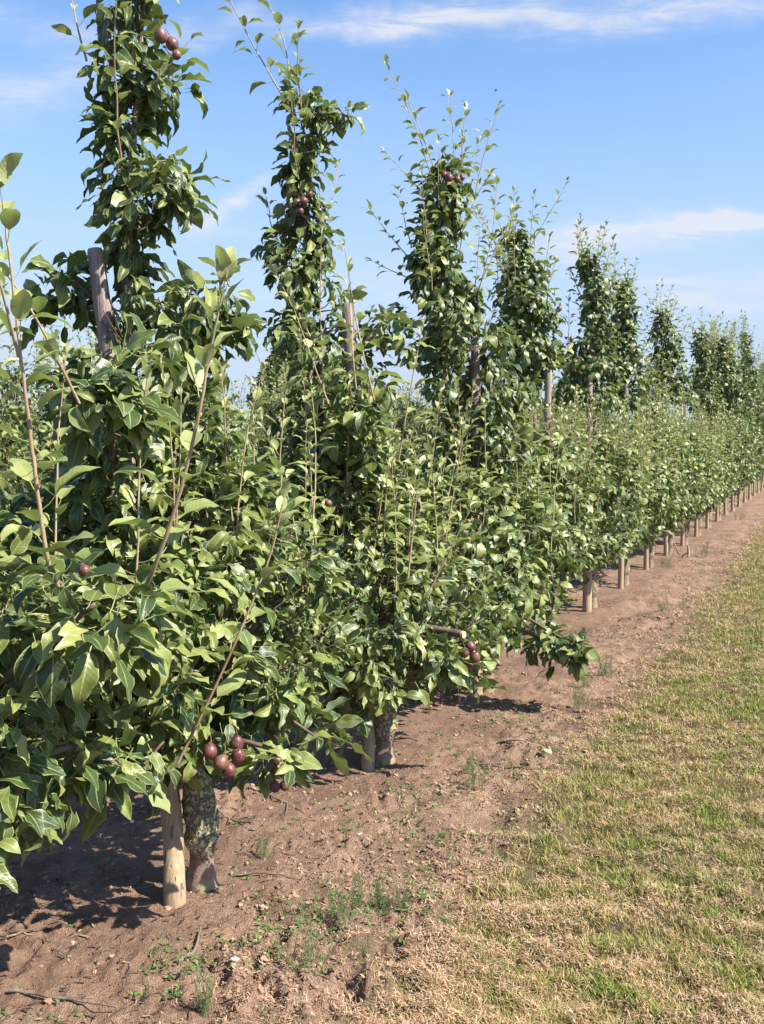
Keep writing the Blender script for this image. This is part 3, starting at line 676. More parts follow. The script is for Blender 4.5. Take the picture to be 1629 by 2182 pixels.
ac.tube(np.array([q0, (q0 + q1) / 2 + UP * 0.01, q1]), [0.02, 0.018, 0.017], 14, 0, cap=False); ac.build('cut_limb', M_LIMB, t1, tree_base(1))
ac = Acc(); n_ = unit(q1 - q0); ac.tube(np.array([q1 - n_ * 0.002, q1 + n_ * 0.012]), [0.0168, 0.0162], 14, 0); ac.build('sawn_end', M_CUT, t1, tree_base(1))

d = depth_k(2)
make_tree('pear tree with many fanned wispy shoots and pears at its top',
    tree_base(2), lead_px(2, [(1035, 1350), (1000, 1100), (950, 800), (930, 550), (960, 380)], d),
    col_from_px([(345, 910, 985), (390, 890, 1010), (450, 885, 1000), (530, 860, 980), (580, 850, 1000), (620, 840, 1050), (700, 855, 1090), (800, 880, 1130), (880, 900, 1150), (980, 900, 1150)], d),
    (0.82, 0.52, 0.36, 1.5), 1, 404, 640, 1000, rand_shoots=33, n_branch=8, shoot_top=1.85,
    arms=[([px(1040, 1310, d - .2), px(1130, 1350, 5.6), px(1230, 1390, 5.5)], 0.10, 36), ([px(1130, 1320, 5.6), px(1200, 1360, 5.5), px(1262, 1375, 5.5)], 0.05, 10)],
    top_shoots=[(px(930, 420, d), px(825, 140, d)), (px(940, 400, d), px(870, 215, d)), (px(965, 380, d), px(958, 210, d)), (px(985, 400, d), px(993, 232, d)), (px(1010, 430, d), px(1062, 235, d)),
                (px(930, 450, d), px(822, 325, d)), (px(880, 560, d), px(790, 450, d)), (px(1015, 640, d), px(1060, 390, d)), (px(890, 600, d), px(800, 560, d))],
    pears=[(px(957, 378, d - .16), 0.055), (px(975, 382, d - .15), 0.048), (px(947, 372, d - .12), 0.048), (px(985, 378, d - .1), 0.04)])

d = depth_k(3)
make_tree('pear tree right of the fanned-shoot tree, bushy pointed top over a short pale post',
    tree_base(3), lead_px(3, [(1165, 1200), (1140, 900), (1110, 650), (1098, 480)], d),
    col_from_px([(490, 1085, 1112), (530, 1070, 1140), (570, 1060, 1165), (620, 1050, 1185), (700, 1045, 1205), (800, 1050, 1195), (850, 1060, 1130)], d),
    (0.82, 0.5, 0.50, 1.5), 1, 505, 620, 1250, rand_shoots=33, n_branch=6, shoot_top=1.9,
    top_shoots=[(px(1100, 560, d), px(1095, 412, d)), (px(1130, 600, d), px(1140, 500, d)), (px(1150, 620, d), px(1172, 505, d)), (px(1165, 660, d), px(1182, 560, d)), (px(1085, 600, d), px(1070, 500, d))],
    pears=[(px(1192, 658, d - .2), 0.05)])
d = depth_k(4)
make_tree('slim pear tree with sparse spiky top and an arm of pears stretching left',
    tree_base(4), lead_px(4, [(1262, 1100), (1270, 850), (1275, 650), (1240, 520)], d),
    col_from_px([(540, 1232, 1262), (600, 1236, 1300), (680, 1232, 1312), (740, 1200, 1325), (790, 1185, 1330), (860, 1170, 1340)], d),
    (0.82, 0.5, 0.52, 1.5), 1, 606, 600, 1000, rand_shoots=30, n_branch=6, shoot_top=1.9,
    arms=[([px(1260, 800, d), px(1200, 760, d - .1), px(1165, 740, d - .2)], 0.10, 26)],
    top_shoots=[(px(1245, 600, d), px(1232, 478, d)), (px(1270, 640, d), px(1262, 535, d)), (px(1210, 740, d), px(1212, 640, d))],
    pears=[(px(1202, 770, d - .25), 0.055), (px(1218, 722, d - .2), 0.05), (px(1240, 768, d - .2), 0.05), (px(1262, 750, d - .2), 0.05), (px(1290, 776, d - .2), 0.055), (px(1225, 790, d - .2), 0.045)])
d = depth_k(5)
make_tree('slim pear tree whose narrow spiky top touches the arm-of-pears tree on its right side',
    tree_base(5), lead_px(5, [(1335, 1050), (1330, 850), (1325, 600)], d),
    col_from_px([(590, 1310, 1338), (640, 1300, 1360), (700, 1294, 1366), (780, 1285, 1375), (860, 1275, 1390)], d),
    (0.85, 0.5, 0.55, 1.55), 1, 707, 600, 1100, rand_shoots=30, n_branch=5, shoot_top=1.95,
    top_shoots=[(px(1320, 640, d), px(1310, 530, d)), (px(1335, 650, d), px(1333, 560, d)), (px(1345, 660, d), px(1352, 590, d))],
    pears=[(px(1317, 683, d - .2), 0.045)])
d = depth_k(6)
make_tree('low pear tree without a tall top, in the dip of the front row',
    tree_base(6), lead_px(6, [(1390, 1050), (1385, 900), (1375, 800)], d), col_from_px([(800, 1365, 1395), (880, 1350, 1410)], d),
    (0.85, 0.52, 0.54, 1.7), 1, 808, 620, 900, rand_shoots=40, n_branch=5, shoot_top=2.3)
d = depth_k(7)
make_tree('dense pear tree with an isolated pointed top clear against the sky',
    tree_base(7), lead_px(7, [(1436, 1000), (1420, 850), (1412, 650)], d),
    col_from_px([(660, 1400, 1425), (700, 1386, 1448), (750, 1376, 1464), (800, 1366, 1476), (850, 1360, 1485)], d),
    (0.85, 0.52, 0.54, 1.7), 1, 909, 620, 1000, rand_shoots=30, n_branch=5,
    top_shoots=[(px(1410, 680, d), px(1411, 600, d)), (px(1425, 700, d), px(1432, 645, d)), (px(1395, 720, d), px(1392, 670, d))])
d = depth_k(8)
make_tree('left half of the broad double-topped pear pair near the right edge',
    tree_base(8), lead_px(8, [(1470, 1000), (1485, 850), (1495, 720)], d),
    col_from_px([(705, 1485, 1505), (740, 1474, 1522), (800, 1466, 1534), (870, 1455, 1545)], d),
    (0.85, 0.52, 0.54, 1.7), 1, 1010, 620, 1000, rand_shoots=30, n_branch=4, top_shoots=[(px(1495, 720, d), px(1495, 660, d)), (px(1510, 740, d), px(1515, 690, d))])
d = depth_k(9)
make_tree('right half of the broad double-topped pear pair near the right edge',
    tree_base(9), lead_px(9, [(1500, 1000), (1525, 850), (1542, 730)], d),
    col_from_px([(715, 1530, 1550), (750, 1516, 1572), (800, 1508, 1588), (870, 1500, 1600)], d),
    (0.85, 0.52, 0.54, 1.7), 1, 1111, 620, 1000, rand_shoots=30, n_branch=4, top_shoots=[(px(1540, 730, d), px(1540, 670, d)), (px(1555, 745, d), px(1562, 700, d))])

# ---- repeats: the far end of the front row and the rows behind
def variant(seed, H, lodv, n_sk, dens, colr, label, group, sh=14, stop=2.1):
    r = np.random.default_rng(seed); o = np.zeros(3); w = r.normal(0, 0.06, 6)
    c = [(1.2, w[0], w[1], colr * 2.0), (1.8, w[0], w[1], colr * 1.6), (2.2, w[2], w[3], colr * 1.25), (H * 0.8 + 0.3, w[2], w[3], colr * 0.75), (H, w[4], w[5], 0.08)]
    c = sorted(c, key=lambda q: q[0])
    ts = [((w[4] + r.normal(0, .08), w[5] + r.normal(0, .08), H - 0.25), (w[4] + r.normal(0, .18), w[5] + r.normal(0, .18), H + r.uniform(0.15, 0.45))) for _ in range(5)]
    return make_tree(label, o, [o, np.array((w[0] * .3, w[1] * .3, 0.6)), np.array((w[2], w[3], 1.8)), np.array((w[4], w[5], H))], c,
        (0.86, 0.5, 0.56, 1.75), lodv, seed, n_sk, dens, rand_shoots=sh, n_branch=3, top_shoots=ts, shoot_top=stop, group=group)
far = [variant(1200 + i, h, 2, 330, 620, cr, 'x', 'far pear trees of the front row') for i, (h, cr) in enumerate([(3.2, .3), (3.5, .34), (2.9, .28), (3.35, .32)])]
r2 = np.random.default_rng(55); used = set()
def place(protos, i, pos, label, group, smin=0.92, smax=1.08):
    k = int(r2.integers(0, len(protos))); o = protos[k]
    if id(o) in used: o = copy_tree(o)
    else: used.add(id(o))
    o.location = tuple(pos); o.rotation_euler = (0, 0, pi if r2.random() < 0.5 else 0); s = float(r2.uniform(smin, smax)); o.scale = (s, s, s)
    o.rotation_euler = (0, 0, float(r2.choice([0, pi])) + float(r2.normal(0, 0.12)))
    tag(o, label, 'pear tree', group)
ordn = {10: 'tall pointed-topped pear tree just right of the broad double top, small in the distance', 11: 'distant pear tree second to the right of the broad double top'}
for k in range(10, 34):
    place(far, k, tree_base(k), ordn.get(k, 'distant pear tree at the far end of the front row, by the right edge'), 'far pear trees of the front row', 0.92, 1.2)
mid = [variant(1300 + i, h, 1, 420, 560, cr, 'x', 'pear trees in the second row', 18, 2.0) for i, (h, cr) in enumerate([(2.05, .26), (2.2, .3), (1.9, .24), (2.35, .24), (2.1, .28)])]
def row(tt, s0, s1, protos, label, group, sc=(0.9, 1.06)):
    s = s0; n = 0
    while s < s1:
        p = W(s + r2.normal(0, .08), tt + r2.normal(0, .06)); p[2] = 0.0
        if p[1] > 3.5: place(protos, n, p, label, group, *sc); n += 1
        s += 1.52
row(-3.4, 0.5, 52, mid, 'spiky pear tree in the second row, seen through gaps behind the front row', 'pear trees in the second row')
back = [variant(1400 + i, h, 2, 300, 500, cr, 'x', 'pear trees in the third row') for i, (h, cr) in enumerate([(2.3, .27), (2.6, .3), (2.1, .26)])]
row(-6.8, 3.0, 62, back, 'pear tree in the third row, behind the second row of shorter trees', 'pear trees in the third row', (0.92, 1.08))
row(-10.2, 5.0, 66, back, 'pear tree in the fourth row, only its tip showing far behind', 'pear trees in the fourth row', (0.95, 1.12))

# ---- distant dark tree beyond the orchard
def far_tree(x, y_top, dist, spread, label, seed):
    r = np.random.default_rng(seed); base = px(x, HZ, dist); base[2] = 0; top = px(x, y_top, dist)[2]
    root = empty('distant_tree', base); tag(root, label, 'tree')
    tr = Acc(); tr.tube(curve([base, base + UP * top * 0.5, base + UP * top * 0.95], 8), np.linspace(0.22, 0.03, 17), 8); tr.build('trunk', M_TRUNK, root, base)
    c = Acc(); n = 5200; h = r.beta(1.6, 1.5, n); R = spread * np.interp(h, [0, .15, .5, .8, 1], [.5, 1, .85, .5, .08]); ph = r.uniform(0, 2 * pi, n)
    R = R * (1 + .25 * np.sin(ph * 3 + h * 9) + .15 * np.sin(ph * 7 - h * 23)) * r.random(n) ** .4
    P = base + np.stack([np.cos(ph) * R, np.sin(ph) * R, top * (0.12 + 0.88 * h)], 1)
    D = np.stack([np.cos(ph), np.sin(ph), r.normal(-.1, .5, n)], 1) + r.normal(0, .4, (n, 3))
    add_leaves(c, P, D, UP + r.normal(0, .5, (n, 3)), r.uniform(.28, .5, n), r.uniform(0, .35, n), 2, r=r)
    c.build('crown', M_LEAF, root, base)
far_tree(612, 716, 60, 2.0, 'dark green bushy tree beyond the orchard, between the two leftmost tall columns', 5)
far_tree(1215, 800, 75, 2.4, 'small dark tree on the horizon glimpsed behind the middle of the front row', 6)

# ------------------------------------------------------------ posts
def post(path, r0, r1, label, sides=20):
    base = np.array(path[0], float); p = curve(path, 10); p[0, 2] -= 0.08
    ac = Acc(); k = len(p); rr = np.linspace(r0, r1, k)
    P = np.vstack([p, p[-1] + unit(p[-1] - p[-2]) * 0.008]); ac.tube(P, np.append(rr, r1 * 0.86), sides, 0, rough=0.05, seed=random.random() * 50)
    o = ac.build('wooden_post', M_POST, None, base); o.location = tuple(base)
    tag(o, label, 'post', 'wooden posts of the front row')
def pb(x, y): p = pxg(x, y); p[2] = gz(p); return p
post([pb(374, 1930), px(362, 1700, 3.28), px(300, 1200, 3.28), px(226, 700, 3.28), px(203, 535, 3.28)], 0.037, 0.0255, 'nearest round post, tan foot, its leaning grey top showing through the leaves', 28)
post([pb(785, 1640), px(784, 1500, 4.66), px(765, 1100, 4.64), px(741, 650, 4.62)], 0.031, 0.027, 'second round post from the camera, its foot in front of a dark trunk', 24)
post([pb(1016, 1481), px(1018, 1200, 6.04), px(1013, 720, 6.04)], 0.036, 0.027, 'third post from the camera, tall grey upper half exposed at the centre')
plabels = {3: 'fourth post from the camera, pale top under the bushy pointed tree', 4: 'fifth post from the camera, thick split-looking foot on bare soil', 5: 'sixth post from the camera, thin foot beside a mottled trunk',
           6: 'seventh post from the camera, short stubby foot under low leaves', 7: 'eighth post from the camera, tan foot before a tangle of thin twigs'}
for k in range(3, 30):
    b = W(1.519 * k, 0.0); b[2] = gz(b); lx, ly = random.gauss(0, .03), random.gauss(0, .02)
    post([b, b + (lx * .5, ly * .5, 1.0), b + (lx, ly, 2.06 + random.uniform(-.05, .08))], 0.031 if k != 4 else 0.042, 0.025, plabels.get(k, 'distant tan post foot in the line of posts receding to the right edge'), 12)
# posts of the second row: one mesh copied
b0 = Acc(); pp = curve([np.zeros(3), np.array((0.01, 0, 1.0)), np.array((0.02, 0.01, 1.8))], 6); b0.tube(pp, np.linspace(0.04, 0.03, len(pp)), 10)
proto = b0.build('wooden_post', M_POST); first = True
for k in range(0, 26):
    p = W(0.3 + 1.52 * k, -3.4); 
    if p[1] < 3.5: continue
    o = proto if first else proto.copy()
    if not first: COL.objects.link(o)
    first = False; o.location = (p[0], p[1], 0); o.rotation_euler = (random.gauss(0, .02), random.gauss(0, .02), random.random() * 6)
    tag(o, 'weathered post of the second row, partly hidden behind foliage', 'post', 'wooden posts of the second row')

# ------------------------------------------------------------ ground cover
def fan_points(n, r0, r1, power, a0=-38, a1=36, seed=1):
    r_ = np.random.default_rng(seed); u = r_.random(n); q = 2 - power            # areal density ~ r^-power
    R = (r0 ** q + u * (r1 ** q - r0 ** q)) ** (1 / q) if abs(q) > 1e-6 else r0 * (r1 / r0) ** u
    A = np.radians(r_.uniform(a0, a1, n)); return R * np.sin(A), R * np.cos(A), R, r_
def add_strips(ac, B, T1, T2, Wd, tone):
    """blade: base pair, mid pair, tip"""
    n = len(B); side = np.stack([np.cos(Wd[1]), np.sin(Wd[1]), np.zeros(n)], 1) * Wd[0][:, None]
    V = np.stack([B - side, B + side, T1 - side * 0.8, T1 + side * 0.8, T2], 1).reshape(-1, 3)
    o = (np.arange(n) * 5)[:, None]
    A = np.zeros((n, 5, 3)); A[:, :, 2] = tone[:, None]
    k = len(V); s0 = ac.n; ac.v.append(V); ac.a.append(A.reshape(-1, 3)); ac.n += k
    q = (o + np.array([0, 1, 3, 2])) + s0; t_ = (o + np.array([2, 3, 4])) + s0
    ac.loops.append(q.ravel()); ac.tot.append(np.full(n, 4)); ac.mat.append(np.zeros(n))
    ac.loops.append(t_.ravel()); ac.tot.append(np.full(n, 3)); ac.mat.append(np.zeros(n))
def grass():
    x, y, R, r = fan_points(1050000, 1.7, 45, 1.9, -14, 36, 77)
    s, t = st(np.stack([x, y, x * 0], 1)); e = edge_t(s); tuft = fbm(x, y, 0.09, 2, 61); patch = 0.5 * fbm(x, y, 0.35, 2, 62) + 0.5 * fbm(x, y, 0.10, 2, 63)
    keep = (t > e - 0.12) & (r.random(len(x)) < (0.35 + 0.65 * sstep(tuft, 0.25, 0.6)) * sstep(t - e, -0.1, 0.3))
    x, y, R, t, e, tuft, patch = [q[keep] for q in (x, y, R, t, e, tuft, patch)]; n = len(x)
    z = ground_z(x, y); B = np.stack([x, y, z - 0.004], 1); far_ = np.clip(R / 4, 1, 5)
    h = r.uniform(0.010, 0.034, n) * (0.75 + 0.5 * tuft) * (1 + 0.12 * (far_ - 1)); az = r.uniform(0, 2 * pi, n); ln = r.uniform(0.2, 1.6, n) * h
    d = np.stack([np.cos(az), np.sin(az), np.zeros(n)], 1)
    T1 = B + d * (ln * 0.35)[:, None] + UP * (h * 0.6)[:, None]; T2 = B + d * ln[:, None] + UP * h[:, None]
    green = sstep(patch + 0.3 * (tuft - .5) + 0.16 * np.clip(t - e - 0.5, -0.5, 0.9) + r.normal(0, .08, n), 0.38, 0.64)
    tone = np.where(r.random(n) < green * 0.82 + 0.2, r.uniform(0.15, 0.72, n), r.uniform(0.76, 1, n))
    ac = Acc(); add_strips(ac, B, T1, T2, (r.uniform(0.0011, 0.0021, n) * far_ ** 0.9, az + pi / 2 + r.normal(0, .5, n)), tone)
    o = ac.build('grass', M_GRASS, smooth=False); tag(o, 'short mown grass, green and yellowing, right of the bare soil', 'grass', kind='stuff')
    # dry cuttings lying on top, thickest along the border
    x, y, R, r = fan_points(760000, 1.7, 40, 1.9, -25, 36, 78)
    s, t = st(np.stack([x, y, x * 0], 1)); e = edge_t(s); cl = 0.55 * fbm(x, y, 0.16, 3, 71) + 0.45 * fbm(x, y, 0.05, 2, 73); c2 = fbm(x, y, 0.7, 2, 72)
    band = np.exp(-((t - e - 0.06) / 0.22) ** 2) * 1.1 + 0.50 * sstep(t - e, 0.0, 0.3) + 0.28 * sstep(t, 0.2, 0.7)
    keep = r.random(len(x)) < band * sstep(cl + 0.25 * (c2 - 0.5), 0.38, 0.60)
    x, y, R, cl, t, e = [q[keep] for q in (x, y, R, cl, t, e)]; n = len(x); far_ = np.clip(R / 4, 1, 5)
    z = ground_z(x, y) + 0.004 + r.random(n) * 0.022 * sstep(cl, 0.35, 0.7) + 0.012 * (t > e); az = r.uniform(0, 2 * pi, n); L = r.uniform(0.010, 0.030, n) * far_ ** 0.4
    d = np.stack([np.cos(az), np.sin(az), r.normal(0, .25, n)], 1); B = np.stack([x, y, z], 1); bend = r.normal(0, .15, (n, 3)) * L[:, None]
    T1 = B + d * L[:, None] * 0.5 + bend; T2 = B + d * L[:, None] + UP * (r.normal(0, .1, n) * L)[:, None]
    ac = Acc(); add_strips(ac, B, T1, T2, (r.uniform(0.0006, 0.0013, n) * far_ ** 0.9, az + pi / 2), r.random(n))
    o = ac.build('dry_grass_cuttings', M_STRAW, smooth=False); tag(o, 'dry tan grass cuttings scattered over the mown strip and its border', 'straw', kind='stuff')
grass()
def ico():
    import bmesh
    bm = bmesh.new(); bmesh.ops.create_icosphere(bm, subdivisions=2, radius=1); V = np.array([v.co[:] for v in bm.verts]); Fq = np.array([[v.index for v in f.verts] for f in bm.faces]); bm.free(); return V, Fq
IV, IF = ico()
def clods():
    x, y, R, r = fan_points(90000, 1.9, 22, 1.6, -36, 34, 79); s, t = st(np.stack([x, y, x * 0], 1)); m = fbm(x, y, 0.3, 2, 81)
    dens = 0.25 + 0.75 * (1 - np.exp(-(t / 0.25) ** 2))
    keep = (t < edge_t(s) + 0.1) & (t > -1.5) & (r.random(len(x)) < sstep(m, 0.38, 0.65) * dens); x, y, R = x[keep], y[keep], R[keep]; n = len(x)
    S = r.lognormal(-5.45, 0.6, n) * np.clip(R / 5, 1, 3) ** .5; S = np.minimum(S, 0.011); z = ground_z(x, y); ac = Acc(); which = r.integers(0, 6, n)
    for k in range(6):
        V = IV * (1 + 0.3 * r.normal(0, 1, (len(IV), 1)).clip(-1.3, 1.3)) * r.uniform(.7, 1.25, (1, 3)); sel = which == k; c = sel.sum()
        a = r.uniform(0, 6.28, c); ca, sa = np.cos(a)[:, None], np.sin(a)[:, None]
        Vx = (V[None, :, 0] * ca - V[None, :, 1] * sa); Vy = (V[None, :, 0] * sa + V[None, :, 1] * ca); Vz = np.broadcast_to(V[None, :, 2] * 0.7, Vx.shape)
        G = np.stack([Vx, Vy, Vz], -1) * S[sel][:, None, None] + np.stack([x[sel], y[sel], z[sel] + S[sel] * 0.2], 1)[:, None, :]
        A = np.zeros(G.shape); A[:, :, 2] = r.random(c)[:, None]
        ac.add(G.reshape(-1, 3), (IF[None] + (np.arange(c) * len(IV))[:, None, None]).reshape(-1, 3), A.reshape(-1, 3))
    o = ac.build('soil_clods', soil_mat(), smooth=False); tag(o, 'crumbled reddish brown clods lying on the bare strip', 'soil', kind='stuff')
    # dark litter: bits of twig and leaf
    x, y, R, r = fan_points(42000, 1.9, 20, 1.5, -36, 34, 83); s, t = st(np.stack([x, y, x * 0], 1)); keep = (t < edge_t(s) + 0.1) & (t > -1.5) & (r.random(len(x)) < 0.6); x, y, R = x[keep], y[keep], R[keep]; n = len(x)
    az = r.uniform(0, 6.28, n); L = r.uniform(0.01, 0.05, n); B = np.stack([x, y, ground_z(x, y) + 0.006], 1); d = np.stack([np.cos(az), np.sin(az), r.normal(0, .15, n)], 1)
    ac = Acc(); add_strips(ac, B, B + d * L[:, None] * .5 + r.normal(0, .003, (n, 3)), B + d * L[:, None], (r.uniform(.0008, .0035, n), az + pi / 2), r.random(n) ** 1.5)
    o = ac.build('soil_litter', ramp_mat('litter', [(0, (0.035, 0.022, 0.018)), (0.6, (0.12, 0.08, 0.06)), (1, (0.38, 0.27, 0.18))], 0.9), smooth=False); tag(o, 'small dark bits of twig and dead leaf on the soil', 'litter', kind='stuff')
    # seedlings
    x, y, R, r = fan_points(34000, 1.9, 24, 1.4, -36, 34, 84); s, t = st(np.stack([x, y, x * 0], 1)); m = fbm(x, y, 0.28, 2, 91)
    keep = (t < edge_t(s) + 0.4) & (t > -0.4) & (r.random(len(x)) < sstep(m, 0.48, 0.7) * (0.15 + 1.5 * np.exp(-((t - 0.55) / 0.30) ** 2))); x, y, R = x[keep], y[keep], R[keep]
    k = r.integers(4, 9, len(x)); idx = np.repeat(np.arange(len(x)), k); n = len(idx); az = r.uniform(0, 6.28, n)
    P = np.stack([x, y, ground_z(x, y) + 0.004], 1)[idx] + r.normal(0, .006, (n, 3)) * (1, 1, 0); D = np.stack([np.cos(az), np.sin(az), r.uniform(.1, 1.1, n)], 1)
    ac = Acc(); add_leaves(ac, P, D, UP + r.normal(0, .2, (n, 3)), r.uniform(.006, .019, n), r.random(n), 2, r=r)
    o = ac.build('weed_seedlings', M_WEED, smooth=True); tag(o, 'tiny bright green weed seedlings dotted over the soil near the grass', 'weeds', kind='stuff')
clods()
def horsetail(p, H, n, label, seed):
    r = np.random.default_rng(seed); ac = Acc(); p = np.array(p, float); p[2] = gz(p)
    for i in range(n):
        b = p + np.array((r.normal(0, H * .18), r.normal(0, H * .18), -0.005)); h = H * 1.45 * r.uniform(.4, 1); lean = r.normal(0, .28, 2)
        q = np.linspace(0, 1, 7)[:, None]; path = b + q * np.array((lean[0] * h * .5, lean[1] * h * .5, h)) + q ** 2 * np.array((lean[0], lean[1], -.1)) * h * .4
        ac.tube(path, np.linspace(.0010, .0005, 7), 4, 0, (0, 0, r.random()), cap=False)
        for f in np.arange(.15, .97, .06):
            c = path[0] * (1 - f) + path[-1] * f; i0 = int(f * 6); c = path[i0] + (path[min(i0 + 1, 6)] - path[i0]) * (f * 6 - i0)
            for a in r.uniform(0, 6.28, 5):
                L = H * .11 * (1.1 - f) + .006; e = c + np.array((cos(a) * L * .75, sin(a) * L * .75, L * .75)); ac.tube(np.array([c, e]), [.0006, .0003], 3, 0, (0, 0, r.random()), cap=False)
    o = ac.build('horsetail_weed', M_HORSE, None, p); o.location = tuple(p); tag(o, label, 'weed', 'wispy horsetail weeds')
for i, (x, y, H, n, lab) in enumerate([
    (668, 2088, .17, 12, 'tallest wispy horsetail clump, at bottom centre beside straw'), (725, 1985, .13, 9, 'wispy horsetail clump just above the tallest one'),
    (770, 1945, .10, 8, 'thin horsetail clump between the bottom clump and the small seedling'), (815, 1930, .12, 8, 'upright horsetail clump near the bright green seedling'),
    (850, 1935, .09, 7, 'short horsetail clump nearest the straw edge in the foreground'), (1015, 1690, .12, 9, 'horsetail clump near the pale fallen leaf'),
    (1000, 1650, .09, 7, 'small horsetail clump behind the one near the pale fallen leaf'), (560, 1830, .10, 7, 'sparse horsetail clump right of the nearest trunk'),
    (1230, 1520, .16, 8, 'tall thin horsetail under the low drooping branch tip'), (1290, 1440, .12, 12, 'bushy horsetail patch beyond the drooping branch tip'),
    (1245, 1470, .10, 8, 'short horsetail patch below the drooping branch tip'), (1410, 1310, .16, 12, 'hazy horsetail patch midway along the soil edge'),
    (1420, 1215, .2, 12, 'hazy horsetail patch beside the small broken stake'), (1500, 1190, .2, 12, 'farther hazy horsetail patch at the soil edge'),
    (1580, 1110, .25, 14, 'farthest hazy horsetail patch near the right edge'), (430, 2170, .10, 9, 'horsetail wisps at the bottom edge, left of centre')]):
    horsetail(pxg(x, y), H, n, lab, 300 + i)
def twig(pts, rad, label, forks=0, name='fallen_twig'):
    P = []
    for x, y in pts: q = pxg(x, y); q[2] = gz(q) + rad * 1.2 + 0.004; P.append(q)
    P = curve(P, 5); P[:, 2] += np.random.default_rng(len(label)).normal(0, .002, len(P)); ac = Acc(); ac.tube(P, np.linspace(rad, rad * .45, len(P)), 6)
    r = np.random.default_rng(len(label))
    for k in range(forks):
        i = int(r.integers(2, len(P) - 2)); d_ = unit(P[i + 1] - P[i]); sd_ = np.cross(d_, UP) * r.choice([-1, 1]); e = P[i] + (d_ * .7 + sd_ * .7) * r.uniform(.04, .1); e[2] = gz(e) + .012
        ac.tube(np.array([P[i], (P[i] + e) / 2 + UP * .005, e]), [rad * .6, rad * .5, rad * .3], 5)
    o = ac.build(name, M_TWIG, None, P[0]); o.location = tuple(P[0]); tag(o, label, 'twig', 'fallen twigs')
twig([(445, 1738), (490, 1760), (540, 1778)], .006, 'dark forked twig right of the nearest trunk', 2)
twig([(530, 1690), (590, 1718), (650, 1742)], .0045, 'long thin dark twig behind the lowest pear cluster', 2)
twig([(380, 2075), (415, 2045), (428, 2000)], .006, 'curved dark twig on the soil at lower left', 1)
twig([(575, 2100), (620, 2080), (662, 2050)], .004, 'thin straight grey twig at the foot of the tallest horsetail')
twig([(20, 2130), (120, 2142), (250, 2158)], .006, 'long brown twig half buried at the bottom left')
twig([(0, 2020), (50, 2005), (125, 1990)], .004, 'pale thin twig at the left edge on the soil')
twig([(695, 1900), (712, 1880), (716, 1872)], .005, 'short pale stick standing out in the middle of the soil', 0)
twig([(500, 1870), (570, 1874), (640, 1884)], .004, 'flat dark twig right of the nearest post')
twig([(1000, 1625), (1060, 1640), (1120, 1655)], .006, 'dark twig beside the pale fallen leaf', 2)
twig([(1060, 1590), (1090, 1600), (1140, 1605)], .005, 'dark twig above the pale fallen leaf', 1)
twig([(1140, 2182), (1190, 2140), (1228, 2108)], .0032, 'long pale stalk lying in the grass at the bottom')
twig([(790, 1850), (830, 1830), (865, 1818)], .0032, 'pale dry stalk above the horsetail clumps')
twig([(905, 1905), (950, 1890), (1010, 1875)], .003, 'tan stalk across the soil border')
twig([(1555, 1178), (1590, 1190), (1610, 1196)], .01, 'dark twig far off on the soil near the right edge')
# broken stake with a curved prunings twig
sp = pxg(1467, 1190); sp[2] = gz(sp); ac = Acc(); ac.tube(np.array([sp - UP * .03, sp + (0.0, 0, .08), sp + (-.01, 0, .16)]), [.018, .017, .012], 8, rough=.15, seed=2)
o = ac.build('broken_stake', M_POST, None, sp); o.location = tuple(sp); tag(o, 'small broken stake standing alone on the soil far right', 'stake')
ac = Acc(); e0 = px(1434, 1150, 13.2); e2 = sp + (-.01, 0, .06); e1 = (e0 + e2) / 2 - UP * .12; ac.tube(curve([e0, e1, e2], 8), np.linspace(.012, .006, 17), 6)
o = ac.build('bent_prunings_twig', M_TWIG, None, e2); o.location = tuple(e2); tag(o, 'thin bent twig curving from a trunk to the small broken stake', 'twig')
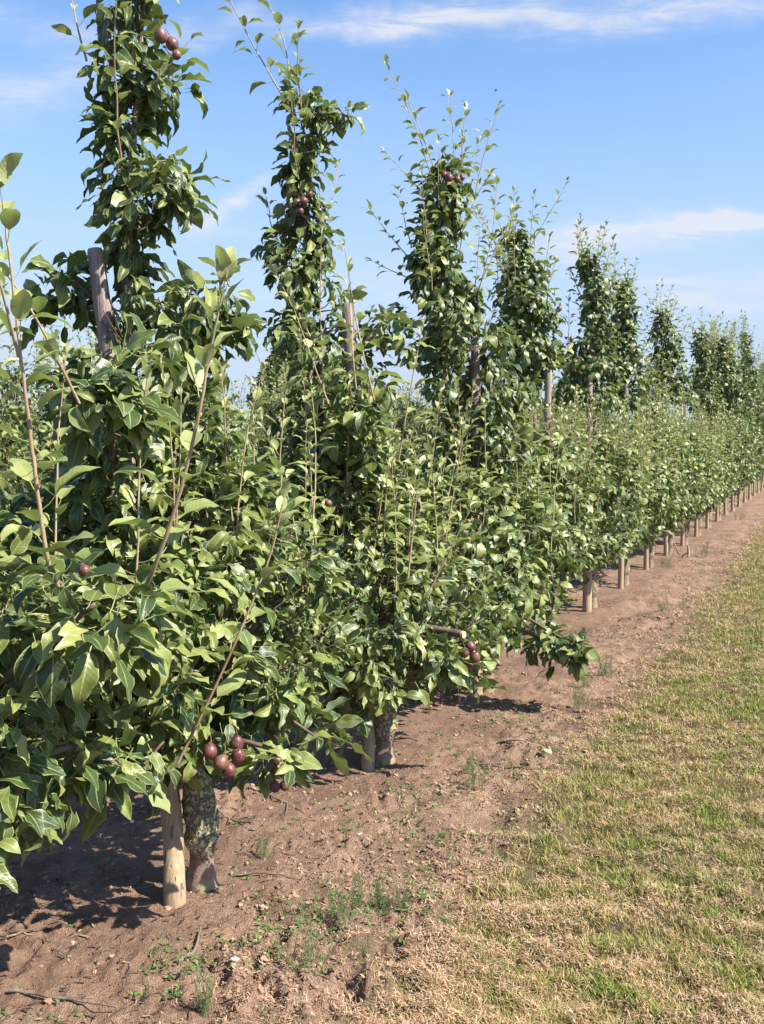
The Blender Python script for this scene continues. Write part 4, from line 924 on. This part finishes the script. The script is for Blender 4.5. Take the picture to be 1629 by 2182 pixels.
# pale fallen leaf and small stones
lp = on_ground(1183, 1632, .012); ac = Acc(); TV, TF, TA = leaf_template(8, 4, .5, .7, .03, 1.0)
r_ = np.random.default_rng(4); D = unit(np.array([[-.5, .8, .25]])); X = unit(np.cross(D, UP)); Z = np.cross(X, D)
V = lp + .07 * (TV[:, 0:1] * X + TV[:, 1:2] * D + TV[:, 2:3] * Z); ac.add(V, TF, np.concatenate([TA, np.full((len(TA), 1), 1.0)], 1))
o = ac.build('fallen_leaf', M_YOUNG, None, lp); o.location = tuple(lp); tag(o, 'pale curled fallen leaf lying at the soil border', 'leaf')
for i, (x, y, s_, lab) in enumerate([(768, 1790, .012, 'small white stone on the soil at centre left'), (500, 2090, .011, 'small white stone near the bottom left of centre'), (1160, 1340, .02, 'pale stone far back on the soil by the row')]):
    p = on_ground(x, y, s_ * .3); ac = Acc(); r_ = np.random.default_rng(i); ac.add(IV * (1 + .15 * r_.normal(0, 1, (len(IV), 1))) * (1.2, .9, .6) * s_ + p, IF, (0, 0, .5))
    o = ac.build('white_stone', M_STONE, None, p); o.location = tuple(p); tag(o, lab, 'stone', 'small pale stones')
# small bird high in the sky
bp = px(1057, 193, 42); ac = Acc(); ac.tube(bp + np.array([(-.07, 0, -.01), (-.03, 0, 0), (.02, 0, .004), (.06, 0, .0)]), [.003, .014, .016, .004], 8)
for sg in (-1, 1):
    w0 = bp + np.array((0, 0, .005)); V = [w0 + (-.02, 0, 0), w0 + (.03, 0, 0), w0 + (.02, sg * .09, .025), w0 + (-.03, sg * .17, .01), w0 + (-.03, sg * .08, .022)]
    V = V + [v - UP * .004 for v in V]
    ac.add(V, [(0, 1, 2, 4), (4, 2, 3), (5, 9, 7, 6), (9, 8, 7), (1, 2, 7, 6), (2, 3, 8, 7), (3, 4, 9, 8), (4, 0, 5, 9)])
o = ac.build('flying_bird', M_DARKB, None, bp); o.location = tuple(bp); tag(o, 'tiny dark bird flying high in the blue sky', 'bird')
print('objects', len(bpy.data.objects), 'verts', sum(len(m.vertices) for m in bpy.data.meshes))
